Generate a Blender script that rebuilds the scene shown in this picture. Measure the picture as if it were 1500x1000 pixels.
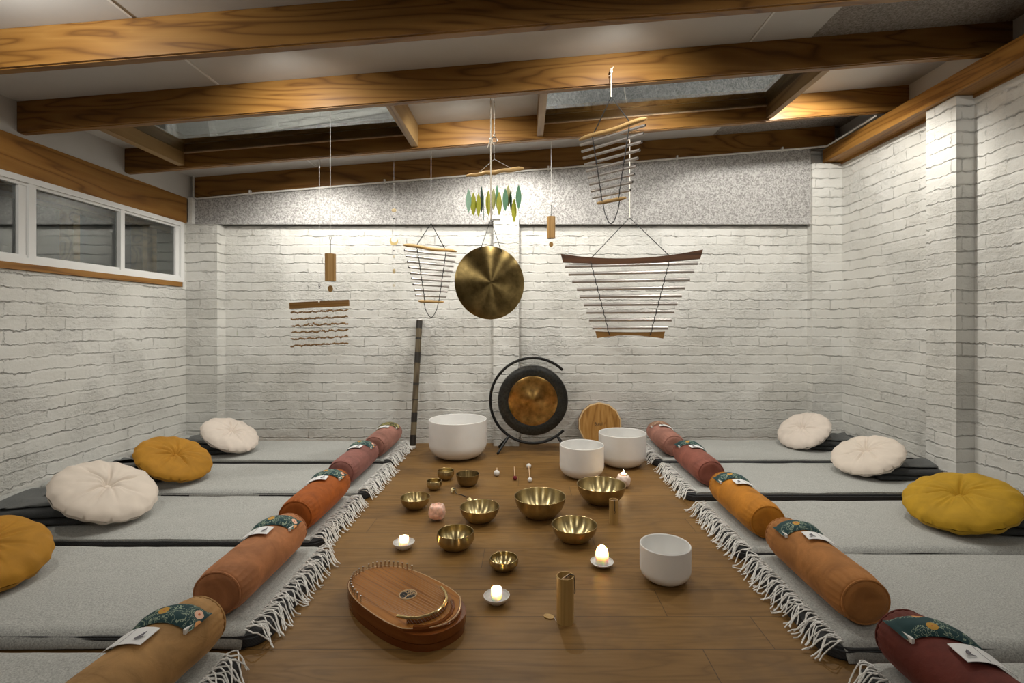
import bpy, bmesh, math, random
from mathutils import Vector, Matrix, noise
PI = math.pi
random.seed(7)
for o in list(bpy.data.objects): bpy.data.objects.remove(o)
S = bpy.context.scene
C = S.collection

# ------------------------------------------------------------------ camera
CAMH, FOC, CX, CY = 1.05, 730.0, 768.0, 472.0      # eye height, focal length in px, vanishing point
cam = bpy.data.cameras.new('camera')
cam.sensor_width = 36; cam.lens = FOC/1500*36
cam.shift_x = -(CX-750)/1500; cam.shift_y = -(500-CY)/1500
cam.clip_start = 0.02
co = bpy.data.objects.new('camera', cam); C.objects.link(co)
co.location = (0, 0, CAMH); co.rotation_euler = (PI/2, 0, 0)
S.camera = co

# ------------------------------------------------------------------ world, lights, exposure
W = bpy.data.worlds.new('night'); S.world = W; W.use_nodes = True
W.node_tree.nodes['Background'].inputs[0].default_value = (.012, .018, .022, 1)
W.node_tree.nodes['Background'].inputs[1].default_value = 1.0
S.view_settings.view_transform = 'Standard'; S.view_settings.look = 'None'
S.view_settings.gamma = 1; S.view_settings.use_curve_mapping = False
S.view_settings.exposure = 0.10
WARM = (1.0, .965, .885)
def spot(loc, aim, watts, angle=120, blend=.7, size=.03, col=WARM):
    l = bpy.data.lights.new('ceiling_or_fill_spot', 'SPOT'); l.energy = watts; l.color = col
    l.spot_size = math.radians(angle); l.spot_blend = blend; l.shadow_soft_size = size
    o = bpy.data.objects.new('ceiling_or_fill_spot', l); C.objects.link(o); o.location = loc
    o.rotation_euler = (Vector(aim)-Vector(loc)).to_track_quat('-Z', 'Y').to_euler()
spot((-1.72, 3.74, 2.25), (-1.70, 4.02, 1.0), 39, 162, .55)
spot((-.12, 3.74, 2.38), (-.14, 4.02, 1.1), 44, 162, .55)
spot((1.95, 3.12, 2.60), (1.92, 3.75, 1.2), 60, 160, .5)
spot((-.35, 3.05, 2.42), (-.4, 3.7, 1.5), 28, 150, .7)
spot((.9, 3.05, 2.46), (.9, 3.7, 1.6), 26, 150, .7)
spot((-1.25, 2.31, 2.33), (-1.2, 3.0, 1.5), 26, 150, .7)  # added lamp, brightens the front of the near skylight rafter
spot((.55, 2.31, 2.47), (.5, 3.0, 1.65), 26, 150, .7)  # added lamp for the same rafter, further right
spot((-1.95, 1.62, 2.26), (-1.85, 2.5, 1.1), 22, 170, .3)
spot((1.95, 1.62, 2.58), (1.85, 2.5, 1.0), 14, 160, .5)
spot((-1.0, -.7, 2.2), (-.9, 2.6, 1.85), 40, 120, .8, .22)  # added front fill behind the camera, lifts rafter fronts and hanging things
spot((1.1, -.7, 2.3), (1.0, 2.6, 1.95), 38, 120, .8, .22)  # matching added front fill on the right

# ------------------------------------------------------------------ pixel helpers (photo frame 1500x1000)
def at(px, py, Y): return Vector(((px-CX)/FOC*Y, Y, CAMH-(py-CY)/FOC*Y))
def fl(px, py, z=0):
    Y = FOC*(CAMH-z)/(py-CY); return Vector(((px-CX)/FOC*Y, Y, z))

# ------------------------------------------------------------------ materials
def new_mat(name):
    m = bpy.data.materials.new(name); m.use_nodes = True
    nt = m.node_tree; return m, nt, nt.nodes['Principled BSDF']
def node(nt, t, **kw):
    n = nt.nodes.new(t)
    for k, v in kw.items():
        if k in n.inputs.keys() if hasattr(n.inputs, 'keys') else False: n.inputs[k].default_value = v
        else: setattr(n, k, v)
    return n
def ramp(nt, stops, interp='LINEAR'):
    r = nt.nodes.new('ShaderNodeValToRGB'); e = r.color_ramp.elements; r.color_ramp.interpolation = interp
    while len(e) < len(stops): e.new(.5)
    for i, (p, c) in enumerate(stops):
        e[i].position = p; e[i].color = tuple(c)+(1,) if len(c) == 3 else c
    return r
def L(nt, a, b): nt.links.new(a, b)
def mathn(nt, op, a, b=None, c=None):
    n = nt.nodes.new('ShaderNodeMath'); n.operation = op
    for i, v in enumerate((a, b, c)):
        if v is None: continue
        if isinstance(v, (int, float)): n.inputs[i].default_value = v
        else: L(nt, v, n.inputs[i])
    return n.outputs[0]
def mixc(nt, f, a, b, mode='MIX'):
    n = nt.nodes.new('ShaderNodeMix'); n.data_type = 'RGBA'; n.blend_type = mode
    for s, v in ((0, f), (6, a), (7, b)):
        if isinstance(v, (int, float)): n.inputs[s].default_value = v
        elif isinstance(v, tuple): n.inputs[s].default_value = v if len(v) == 4 else v+(1,)
        else: L(nt, v, n.inputs[s])
    return n.outputs[2]
def objcoord(nt, scale=(1, 1, 1), world=False):
    if world: s = nt.nodes.new('ShaderNodeNewGeometry').outputs['Position']
    else: s = nt.nodes.new('ShaderNodeTexCoord').outputs['Object']
    mp = nt.nodes.new('ShaderNodeMapping'); mp.inputs['Scale'].default_value = scale
    L(nt, s, mp.inputs['Vector']); return mp.outputs[0]
def noi(nt, vec, scale, detail=4, rough=.55, dist=0):
    n = nt.nodes.new('ShaderNodeTexNoise'); n.inputs['Scale'].default_value = scale
    n.inputs['Detail'].default_value = detail; n.inputs['Roughness'].default_value = rough
    n.inputs['Distortion'].default_value = dist
    if vec: L(nt, vec, n.inputs['Vector'])
    return n.outputs['Fac']
def bump(nt, b, h, strength=.3, dist=.01):
    n = nt.nodes.new('ShaderNodeBump'); n.inputs['Strength'].default_value = strength
    n.inputs['Distance'].default_value = dist; L(nt, h, n.inputs['Height']); L(nt, n.outputs[0], b.inputs['Normal'])
def plain(name, col, rough=.5, metal=0, nscale=30, nv=.12, bs=0, bd=.002, **kw):
    m, nt, b = new_mat(name)
    f = noi(nt, objcoord(nt), nscale)
    c1 = tuple(max(0, x*(1-nv)) for x in col); c2 = tuple(min(1, x*(1+nv)) for x in col)
    L(nt, ramp(nt, [(.3, c1), (.7, c2)]).outputs[0], b.inputs['Base Color'])
    L(nt, nt.nodes[-1].outputs[0], b.inputs['Base Color']) if False else None
    r = nt.nodes[-1]; L(nt, f, r.inputs[0])
    b.inputs['Roughness'].default_value = rough; b.inputs['Metallic'].default_value = metal
    for k, v in kw.items(): b.inputs[k.replace('_', ' ')].default_value = v
    if bs: bump(nt, b, f, bs, bd)
    return m
def brick_mat():
    m, nt, b = new_mat('painted_brick')
    CO = .0795
    g = nt.nodes.new('ShaderNodeNewGeometry').outputs['Position']
    sp = nt.nodes.new('ShaderNodeSeparateXYZ'); L(nt, g, sp.inputs[0])
    u = mathn(nt, 'ADD', sp.outputs[0], sp.outputs[1])
    n1 = noi(nt, g, 6, 5, .72); n2 = noi(nt, g, 42, 5, .68)
    du = mathn(nt, 'MULTIPLY', mathn(nt, 'SUBTRACT', n2, .5), .03)
    dv = mathn(nt, 'ADD', mathn(nt, 'MULTIPLY', mathn(nt, 'SUBTRACT', n1, .5), .052),
               mathn(nt, 'MULTIPLY', mathn(nt, 'SUBTRACT', n2, .5), .030))
    v = mathn(nt, 'ADD', mathn(nt, 'ADD', sp.outputs[2], .0315), dv)
    cb = nt.nodes.new('ShaderNodeCombineXYZ'); L(nt, mathn(nt, 'ADD', u, du), cb.inputs[0]); L(nt, v, cb.inputs[1])
    br = nt.nodes.new('ShaderNodeTexBrick'); L(nt, cb.outputs[0], br.inputs['Vector'])
    br.inputs['Scale'].default_value = 1; br.inputs['Brick Width'].default_value = .245
    br.inputs['Row Height'].default_value = CO; br.inputs['Mortar Size'].default_value = .0045
    br.inputs['Mortar Smooth'].default_value = .8; br.offset = .5
    br.inputs['Color1'].default_value = (.2, .2, .2, 1); br.inputs['Color2'].default_value = (.8, .8, .8, 1)
    br.inputs['Mortar'].default_value = (.5, .5, .5, 1)
    vz = mathn(nt, 'FRACT', mathn(nt, 'ADD', mathn(nt, 'DIVIDE', v, CO), .5))
    dd = mathn(nt, 'ABSOLUTE', mathn(nt, 'SUBTRACT', vz, .5))
    crack = ramp(nt, [(0, (1, 1, 1)), (.055, (0, 0, 0))]); L(nt, dd, crack.inputs[0])
    wide = ramp(nt, [(0, (1, 1, 1)), (.17, (0, 0, 0))], 'EASE'); L(nt, dd, wide.inputs[0])
    ridge = ramp(nt, [(0, (1, 1, 1)), (.07, (0, 0, 0))]); L(nt, mathn(nt, 'ABSOLUTE', mathn(nt, 'SUBTRACT', vz, .60)), ridge.inputs[0])
    msk = ramp(nt, [(.47, (0, 0, 0)), (.64, (1, 1, 1))]); L(nt, noi(nt, objcoord(nt, (1, 1, 2.2), True), 5.5, 4, .6), msk.inputs[0])
    msk2 = ramp(nt, [(.42, (.1, .1, .1)), (.60, (1, 1, 1))]); L(nt, noi(nt, g, 3.1, 3), msk2.inputs[0])
    lump = noi(nt, objcoord(nt, (1, 1, 1.5), True), 30, 6, .7)
    cj = mathn(nt, 'MULTIPLY', crack.outputs[0], msk.outputs[0])
    vert = mathn(nt, 'MULTIPLY', br.outputs['Fac'], mathn(nt, 'MULTIPLY', msk.outputs[0], .45))
    sepc = nt.nodes.new('ShaderNodeSeparateColor'); L(nt, br.outputs['Color'], sepc.inputs[0])
    h = mathn(nt, 'MULTIPLY', cj, -.42)
    h = mathn(nt, 'SUBTRACT', h, vert)
    h = mathn(nt, 'SUBTRACT', h, mathn(nt, 'MULTIPLY', wide.outputs[0], .13))
    h = mathn(nt, 'ADD', h, mathn(nt, 'MULTIPLY', mathn(nt, 'MULTIPLY', ridge.outputs[0], n2), .42))
    h = mathn(nt, 'ADD', h, mathn(nt, 'MULTIPLY', mathn(nt, 'MULTIPLY', lump, msk2.outputs[0]), .95))
    h = mathn(nt, 'ADD', h, mathn(nt, 'MULTIPLY', sepc.outputs[0], .14))
    h = mathn(nt, 'ADD', h, mathn(nt, 'MULTIPLY', n2, .14))
    bump(nt, b, h, .95, .016)
    tone = ramp(nt, [(.3, (.575, .565, .525)), (.7, (.665, .66, .63))]); L(nt, noi(nt, g, 2.2, 5), tone.inputs[0])
    t2 = mixc(nt, mathn(nt, 'MULTIPLY', cj, .15), tone.outputs[0], (.36, .34, .30))
    L(nt, t2, b.inputs['Base Color'])
    b.inputs['Roughness'].default_value = .55
    return m
def wood_mat(name, axis, dark, mid, light, stretch=7., rings=9., rough=.42, world=True, scale=1., along=.9):
    m, nt, b = new_mat(name)
    sc = [stretch*scale]*3; sc[axis] = along*scale
    v = objcoord(nt, tuple(sc), world)
    n1 = noi(nt, v, .55, 2, .45, .6)
    rg = mathn(nt, 'PINGPONG', mathn(nt, 'MULTIPLY', n1, rings*2), 1.0)
    sc2 = [x*9 for x in sc]; sc2[axis] = 3*scale
    fine = noi(nt, objcoord(nt, tuple(sc2), world), 1.0, 4, .6)
    r = ramp(nt, [(0, dark), (.28, mid), (1, light)]); L(nt, rg, r.inputs[0])
    big = noi(nt, objcoord(nt, (1, 1, 1), world), 1.3, 3)
    c = mixc(nt, mathn(nt, 'MULTIPLY', fine, .45), r.outputs[0], dark)
    c = mixc(nt, .35, c, ramp2(nt, big), 'OVERLAY')
    L(nt, c, b.inputs['Base Color']); b.inputs['Roughness'].default_value = rough
    b.inputs['Specular IOR Level'].default_value = .28
    bump(nt, b, fine, .12, .002)
    return m
def ramp2(nt, f):
    r = ramp(nt, [(.35, (.33,)*3), (.65, (.62,)*3)]); L(nt, f, r.inputs[0]); return r.outputs[0]
def floor_mat():
    m, nt, b = new_mat('oak_boards')
    g = objcoord(nt, (1, 1, 1), True)
    sp = nt.nodes.new('ShaderNodeSeparateXYZ'); L(nt, g, sp.inputs[0])
    wn = nt.nodes.new('ShaderNodeTexWhiteNoise'); wn.noise_dimensions = '1D'
    L(nt, mathn(nt, 'FLOOR', mathn(nt, 'DIVIDE', sp.outputs[1], .178)), wn.inputs['W'])
    cb = nt.nodes.new('ShaderNodeCombineXYZ'); L(nt, mathn(nt, 'ADD', sp.outputs[0], mathn(nt, 'MULTIPLY', wn.outputs['Value'], 1.65)), cb.inputs[0]); L(nt, sp.outputs[1], cb.inputs[1])
    br = nt.nodes.new('ShaderNodeTexBrick'); L(nt, cb.outputs[0], br.inputs['Vector'])
    br.inputs['Scale'].default_value = 1; br.inputs['Brick Width'].default_value = 1.65; br.inputs['Row Height'].default_value = .178
    br.inputs['Mortar Size'].default_value = .0016; br.inputs['Mortar Smooth'].default_value = .2; br.offset = 0
    br.inputs['Color1'].default_value = (.12,)*3+(1,); br.inputs['Color2'].default_value = (.88,)*3+(1,); br.inputs['Mortar'].default_value = (.5,)*3+(1,)
    rs = nt.nodes.new('ShaderNodeVectorMath'); rs.operation = 'MULTIPLY_ADD'
    L(nt, br.outputs['Color'], rs.inputs[0]); rs.inputs[1].default_value = (3, 7, 0); L(nt, g, rs.inputs[2])
    mp = nt.nodes.new('ShaderNodeMapping'); mp.inputs['Scale'].default_value = (1.1, 9, 1); L(nt, rs.outputs[0], mp.inputs[0])
    n1 = noi(nt, mp.outputs[0], .9, 3, .5, .8)
    rg = mathn(nt, 'PINGPONG', mathn(nt, 'MULTIPLY', n1, 15), 1.)
    mp2 = nt.nodes.new('ShaderNodeMapping'); mp2.inputs['Scale'].default_value = (5, 90, 1); L(nt, rs.outputs[0], mp2.inputs[0])
    fine = noi(nt, mp2.outputs[0], 1, 4, .6)
    bl = noi(nt, g, 3.2, 4, .6)
    r = ramp(nt, [(0, (.135, .067, .017)), (.4, (.195, .101, .028)), (1, (.225, .120, .036))]); L(nt, rg, r.inputs[0])
    sc = nt.nodes.new('ShaderNodeSeparateColor'); L(nt, br.outputs['Color'], sc.inputs[0])
    c = mixc(nt, mathn(nt, 'MULTIPLY', sc.outputs[0], .62), r.outputs[0], (.295, .165, .052))
    c = mixc(nt, mathn(nt, 'MULTIPLY', fine, .5), c, (.105, .056, .019))
    rr = ramp(nt, [(.52, (0, 0, 0)), (.75, (.7, .7, .7))]); L(nt, bl, rr.inputs[0])
    c = mixc(nt, rr.outputs[0], c, (.10, .058, .027))
    c = mixc(nt, mathn(nt, 'MULTIPLY', br.outputs['Fac'], .8), c, (.05, .03, .015))
    L(nt, c, b.inputs['Base Color'])
    ro = ramp(nt, [(.3, (.38,)*3), (.7, (.52,)*3)]); L(nt, fine, ro.inputs[0]); L(nt, ro.outputs[0], b.inputs['Roughness'])
    b.inputs['Specular IOR Level'].default_value = .24
    bump(nt, b, mathn(nt, 'SUBTRACT', mathn(nt, 'MULTIPLY', fine, .3), br.outputs['Fac']), .25, .0015)
    return m
def felt_mat(name, a, bcol):
    m, nt, b = new_mat(name)
    g = objcoord(nt, (1, 1, 1), True)
    f = noi(nt, g, 75, 3, .75, .6)
    r = ramp(nt, [(.38, a), (.62, bcol)]); L(nt, f, r.inputs[0]); L(nt, r.outputs[0], b.inputs['Base Color'])
    b.inputs['Roughness'].default_value = .95; bump(nt, b, f, .3, .003); return m
def cloth_mat(name, col, var=.25, scale=320, sheen=.15, rough=.9, bs=.35, big=.1, weave=True):
    m, nt, b = new_mat(name)
    g = objcoord(nt, (1, 1, 1), True)
    f = noi(nt, g, scale, 2, .7)
    if weave:
        w = nt.nodes.new('ShaderNodeTexWave'); w.inputs['Scale'].default_value = 60; w.inputs['Distortion'].default_value = 1.5
        w.bands_direction = 'DIAGONAL'; L(nt, g, w.inputs[0]); f = mathn(nt, 'ADD', mathn(nt, 'MULTIPLY', f, .75), mathn(nt, 'MULTIPLY', w.outputs['Fac'], .25))
    c1 = tuple(x*(1-var) for x in col); c2 = tuple(min(1, x*(1+var)) for x in col)
    r = ramp(nt, [(.3, c1), (.7, c2)]); L(nt, f, r.inputs[0])
    bg = noi(nt, g, 5, 3)
    c = mixc(nt, mathn(nt, 'MULTIPLY', bg, big), r.outputs[0], tuple(x*.5 for x in col))
    L(nt, c, b.inputs['Base Color']); b.inputs['Roughness'].default_value = rough
    b.inputs['Sheen Weight'].default_value = sheen; b.inputs['Sheen Roughness'].default_value = .4
    bump(nt, b, f, bs, .0015); return m
def velvet(name, col, sheen=.35, lo=.72, hi=1.22, bs=.25):
    m, nt, b = new_mat(name)
    g = objcoord(nt, (1, 1, 1), True)
    f = noi(nt, g, 9, 4, .6, .8)
    c1 = tuple(x*lo for x in col); c2 = tuple(min(1, x*hi) for x in col)
    r = ramp(nt, [(.32, c1), (.68, c2)]); L(nt, f, r.inputs[0]); L(nt, r.outputs[0], b.inputs['Base Color'])
    b.inputs['Roughness'].default_value = .72; b.inputs['Sheen Weight'].default_value = sheen
    b.inputs['Sheen Roughness'].default_value = .35; b.inputs['Sheen Tint'].default_value = tuple(min(1, x*2+.15) for x in col)+(1,)
    b.inputs['Specular IOR Level'].default_value = .25
    bump(nt, b, noi(nt, g, 26, 4, .6, 1.2), bs, .006); return m
def brushed(name, col, rough=.3, aniso=.85, var=.25):
    m, nt, b = new_mat(name)
    f = noi(nt, objcoord(nt, (1, 1, 1)), 14, 4, .6)
    c1 = tuple(x*(1-var) for x in col); c2 = tuple(min(1, x*(1+var)) for x in col)
    r = ramp(nt, [(.3, c1), (.7, c2)]); L(nt, f, r.inputs[0]); L(nt, r.outputs[0], b.inputs['Base Color'])
    b.inputs['Metallic'].default_value = 1; b.inputs['Roughness'].default_value = rough
    b.inputs['Anisotropic'].default_value = aniso
    b.inputs['Anisotropic Rotation'].default_value = .25
    t = nt.nodes.new('ShaderNodeTangent'); t.direction_type = 'RADIAL'; t.axis = 'Z'; L(nt, t.outputs[0], b.inputs['Tangent'])
    return m
def floral(name, base, blooms, leaf):
    m, nt, b = new_mat(name)
    g = objcoord(nt)
    v = nt.nodes.new('ShaderNodeTexVoronoi'); v.inputs['Scale'].default_value = 21; L(nt, g, v.inputs[0])
    sc = nt.nodes.new('ShaderNodeSeparateColor'); L(nt, v.outputs['Color'], sc.inputs[0])
    cr = ramp(nt, [(0, blooms[0]), (.3, blooms[1]), (.55, blooms[2]), (.8, blooms[0])], 'CONSTANT'); L(nt, sc.outputs[1], cr.inputs[0])
    inb = mathn(nt, 'MULTIPLY', mathn(nt, 'LESS_THAN', v.outputs['Distance'], .30), mathn(nt, 'GREATER_THAN', sc.outputs[0], .42))
    core = mathn(nt, 'LESS_THAN', v.outputs['Distance'], .11)
    nz = noi(nt, g, 34, 2, .5, 2.5)
    lf = mathn(nt, 'LESS_THAN', mathn(nt, 'ABSOLUTE', mathn(nt, 'SUBTRACT', nz, .5)), .022)
    nz2 = noi(nt, g, 11, 1, .5, 0)
    lf = mathn(nt, 'MULTIPLY', lf, mathn(nt, 'GREATER_THAN', nz2, .46))
    c = mixc(nt, lf, base, leaf)
    c = mixc(nt, inb, c, cr.outputs[0])
    c = mixc(nt, mathn(nt, 'MULTIPLY', inb, core), c, (.55, .13, .05))
    L(nt, c, b.inputs['Base Color']); b.inputs['Roughness'].default_value = .8; return m

M = {}
M['brick'] = brick_mat()
M['floor'] = floor_mat()
M['beam_x'] = wood_mat('beam_along_x', 0, (.135, .058, .012), (.26, .125, .028), (.32, .165, .042), stretch=11, rings=8, along=1.3)
M['beam_y'] = wood_mat('beam_along_y', 1, (.16, .066, .013), (.29, .135, .028), (.35, .175, .042), stretch=11, rings=7, along=1.1)
M['trim_y'] = wood_mat('trimmer_wood', 1, (.16, .085, .03), (.31, .19, .075), (.40, .26, .11), rings=5)
M['plaster'] = plain('white_ceiling_board', (.54, .53, .515), .8, nscale=3, nv=.04)
M['felt'] = felt_mat('grey_felt', (.20, .19, .185), (.50, .49, .475))
M['felt_ceiling'] = felt_mat('ceiling_felt', (.17, .15, .135), (.36, .335, .31))
M['conduit'] = plain('white_plastic', (.72, .71, .68), .4)
M['alu'] = plain('white_aluminium', (.74, .74, .73), .35, nscale=2, nv=.02)
M['rubber'] = plain('black_rubber', (.012, .012, .012), .5)
M['blanket'] = cloth_mat('light_grey_wool', (.41, .415, .395), .34, 210, .2, .95, .5, .12, False)
M['fringe'] = plain('fringe_yarn', (.82, .81, .78), .9)
M['mat'] = cloth_mat('charcoal_mat', (.035, .036, .038), .3, 300, .05, .95, .3)
M['charcoal'] = cloth_mat('charcoal_wool', (.036, .038, .039), .35, 260, .10, .95, .5, .1, False)
M['slate'] = cloth_mat('slate_wool', (.10, .104, .102), .3, 260, .12, .95, .5, .1, False)
M['paper'] = plain('white_card', (.80, .80, .80), .6, nv=.03)
M['ink'] = plain('grey_ink', (.18, .17, .20), .7)
M['label'] = plain('white_label', (.78, .77, .74), .7)
M['brass'] = brushed('brushed_brass', (.40, .30, .135), .30, .9)
M['brass_in'] = brushed('brushed_brass_inside', (.52, .42, .22), .28, .9)
M['brass_dark'] = brushed('aged_bronze', (.26, .19, .085), .34)
M['gong'] = brushed('hammered_gong', (.30, .215, .085), .3, .9, .45)
M['gong_face'] = brushed('gong_bronze', (.46, .28, .095), .28, .7, .5)
M['gong_black'] = plain('gong_black_rim', (.018, .018, .016), .32, nscale=60, nv=.8, bs=.2, bd=.001)
M['black_metal'] = plain('black_steel', (.012, .012, .012), .35, .4)
M['crystal'] = plain('frosted_quartz', (.80, .79, .77), .55, nv=.03, nscale=8)
M['crystal'].node_tree.nodes['Principled BSDF'].inputs['Subsurface Weight'].default_value = .35
M['crystal'].node_tree.nodes['Principled BSDF'].inputs['Subsurface Radius'].default_value = (.06, .055, .05)
M['ceramic'] = plain('white_ceramic', (.72, .70, .67), .35, nscale=20, nv=.06)
M['wax'] = plain('white_wax', (.85, .80, .72), .5, nv=.03)
M['wax'].node_tree.nodes['Principled BSDF'].inputs['Subsurface Weight'].default_value = .9
M['wax'].node_tree.nodes['Principled BSDF'].inputs['Subsurface Radius'].default_value = (.03, .018, .01)
M['salt'] = plain('pink_rock_salt', (.80, .50, .40), .45, nscale=45, nv=.28, bs=.5, bd=.004)
M['wax'].node_tree.nodes['Principled BSDF'].inputs['Subsurface Scale'].default_value = 1
M['salt'].node_tree.nodes['Principled BSDF'].inputs['Subsurface Weight'].default_value = .5
M['salt'].node_tree.nodes['Principled BSDF'].inputs['Subsurface Radius'].default_value = (.04, .02, .015)
M['salt_pale'] = plain('pale_rock_salt', (.84, .69, .60), .45, nscale=45, nv=.10, bs=.3, bd=.003)
M['bamboo'] = wood_mat('bamboo_veneer', 2, (.37, .225, .075), (.46, .29, .10), (.52, .34, .125), stretch=40, rings=4, rough=.4, world=False)
M['bamboo_hang'] = wood_mat('bamboo_hanging', 2, (.24, .13, .04), (.36, .21, .07), (.43, .26, .10), stretch=40, rings=4, rough=.45, world=False)
M['drum'] = wood_mat('drum_bamboo', 2, (.27, .125, .03), (.42, .215, .055), (.52, .29, .09), stretch=30, rings=4, rough=.4)
M['drum_rim'] = plain('drum_rim_light', (.70, .50, .26), .5)
M['drum_hide'] = plain('drum_red_side', (.26, .12, .06), .5)
M['dowel'] = wood_mat('pale_dowel', 0, (.34, .20, .07), (.50, .32, .13), (.60, .41, .19), stretch=30, rings=3, world=False)
M['dowel_light'] = plain('light_dowel', (.58, .40, .24), .5, nv=.15)
M['walnut'] = wood_mat('walnut_bar', 0, (.035, .013, .005), (.068, .027, .010), (.10, .042, .016), stretch=25, rings=4, world=False)
M['cherry'] = wood_mat('brown_bar', 0, (.14, .07, .02), (.21, .105, .028), (.27, .14, .04), stretch=25, rings=4, world=False)
M['tube'] = plain('aluminium_tube', (.50, .47, .45), .32, .8, nv=.05)
M['hole'] = plain('dark_tube_bore', (.02, .02, .02), .8)
M['cord_black'] = plain('black_cord', (.012, .012, .012), .7)
M['cord_white'] = plain('white_cotton_rope', (.74, .68, .58), .8, nscale=200, nv=.2)
M['thread'] = plain('clear_nylon_thread', (.70, .69, .66), .3)
M['steel'] = plain('steel_clip', (.55, .54, .52), .25, 1)
M['seed'] = plain('brown_seed_shell', (.23, .13, .05), .6, nscale=150, nv=.5)
M['gold'] = plain('gold_leaf', (.62, .48, .22), .3, .85)
M['shell'] = plain('amber_shell', (.55, .42, .22), .4)
M['did_wood'] = wood_mat('stick_wood', 2, (.065, .048, .028), (.13, .10, .062), (.18, .145, .09), stretch=30, rings=3)
M['did_black'] = plain('black_paint', (.022, .018, .014), .45)
M['did_cream'] = plain('cream_line', (.50, .42, .28), .6)
M['mallet_red'] = plain('dark_red_felt', (.16, .012, .018), .8)
M['mallet_white'] = plain('white_felt_ball', (.74, .72, .68), .85)
M['lyre'] = wood_mat('lyre_soundboard', 0, (.24, .085, .013), (.40, .155, .026), (.46, .19, .036), stretch=40, rings=5, rough=.5, world=False)
M['lyre_side'] = wood_mat('lyre_side', 0, (.085, .022, .006), (.16, .045, .010), (.22, .070, .016), stretch=10, rings=3, rough=.14, world=False)
M['lyre_edge'] = plain('lyre_binding', (.62, .42, .22), .35)
M['brass_rod'] = plain('polished_brass', (.66, .50, .22), .16, 1, nv=.06)
M['string'] = plain('steel_string', (.30, .24, .18), .35, .8)
def glassy(name, col):
    m, nt, b = new_mat(name)
    f = noi(nt, objcoord(nt), 30)
    r = ramp(nt, [(.3, tuple(x*.8 for x in col)), (.7, col)]); L(nt, f, r.inputs[0]); L(nt, r.outputs[0], b.inputs['Base Color'])
    b.inputs['Roughness'].default_value = .25; b.inputs['Subsurface Weight'].default_value = .5; b.inputs['Subsurface Radius'].default_value = (.02, .02, .02)
    return m
M['leaf_green'] = glassy('green_glass', (.22, .46, .29))
M['leaf_yellow'] = glassy('yellow_glass', (.62, .62, .07))
M['leaf_pale'] = glassy('pale_yellow_glass', (.68, .66, .32))
M['leaf_dark'] = glassy('dark_green_glass', (.03, .10, .07))
gm, gnt, gb = new_mat('window_glass')
gb.inputs['Base Color'].default_value = (.75, .82, .80, 1); gb.inputs['Roughness'].default_value = .02
gb.inputs['Transmission Weight'].default_value = 1; gb.inputs['IOR'].default_value = 1.8
M['glass'] = gm
M['outside'] = wood_mat('outside_timber', 1, (.12, .07, .03), (.22, .13, .05), (.30, .19, .08))
M['night'] = plain('night_dark', (.05, .065, .07), .8)  # darkness of the night outside, put into a plain colour
fm, fnt, fb = new_mat('candle_flame')
fb.inputs['Emission Color'].default_value = (1, .72, .36, 1); fb.inputs['Emission Strength'].default_value = 60
fb.inputs['Base Color'].default_value = (1, .7, .3, 1)
M['flame'] = fm
V = dict(tan=(.40, .225, .085), salmon=(.40, .165, .068), orange=(.33, .085, .012), mauve=(.24, .10, .083), pink=(.34, .16, .125),
         rust=(.38, .16, .045), mustard=(.47, .185, .018), brick=(.25, .085, .06), maroon=(.13, .027, .018), rose=(.36, .17, .13))
for k, c in V.items(): M['v_'+k] = velvet('velvet_'+k, c)
M['c_cream'] = velvet('cushion_cream', (.66, .58, .50), .25, .95, 1.05, .05); M['c_ochre'] = velvet('cushion_ochre', (.40, .19, .018), .3, .85, 1.12, .08)
M['c_mustard'] = velvet('cushion_mustard', (.45, .26, .015), .3, .85, 1.12, .08); M['c_blush'] = velvet('cushion_blush', (.66, .58, .51), .25, .95, 1.05, .05)
M['teal'] = floral('teal_floral', (.012, .05, .055), ((.75, .36, .13), (.80, .50, .36), (.55, .30, .05)), (.30, .38, .28))
M['olive'] = floral('olive_pattern', (.06, .055, .02), ((.45, .38, .12), (.50, .45, .2), (.3, .25, .08)), (.45, .40, .15))
M['peach'] = floral('peach_pattern', (.30, .16, .10), ((.60, .38, .26), (.10, .05, .04), (.5, .3, .2)), (.62, .45, .33))

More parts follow.
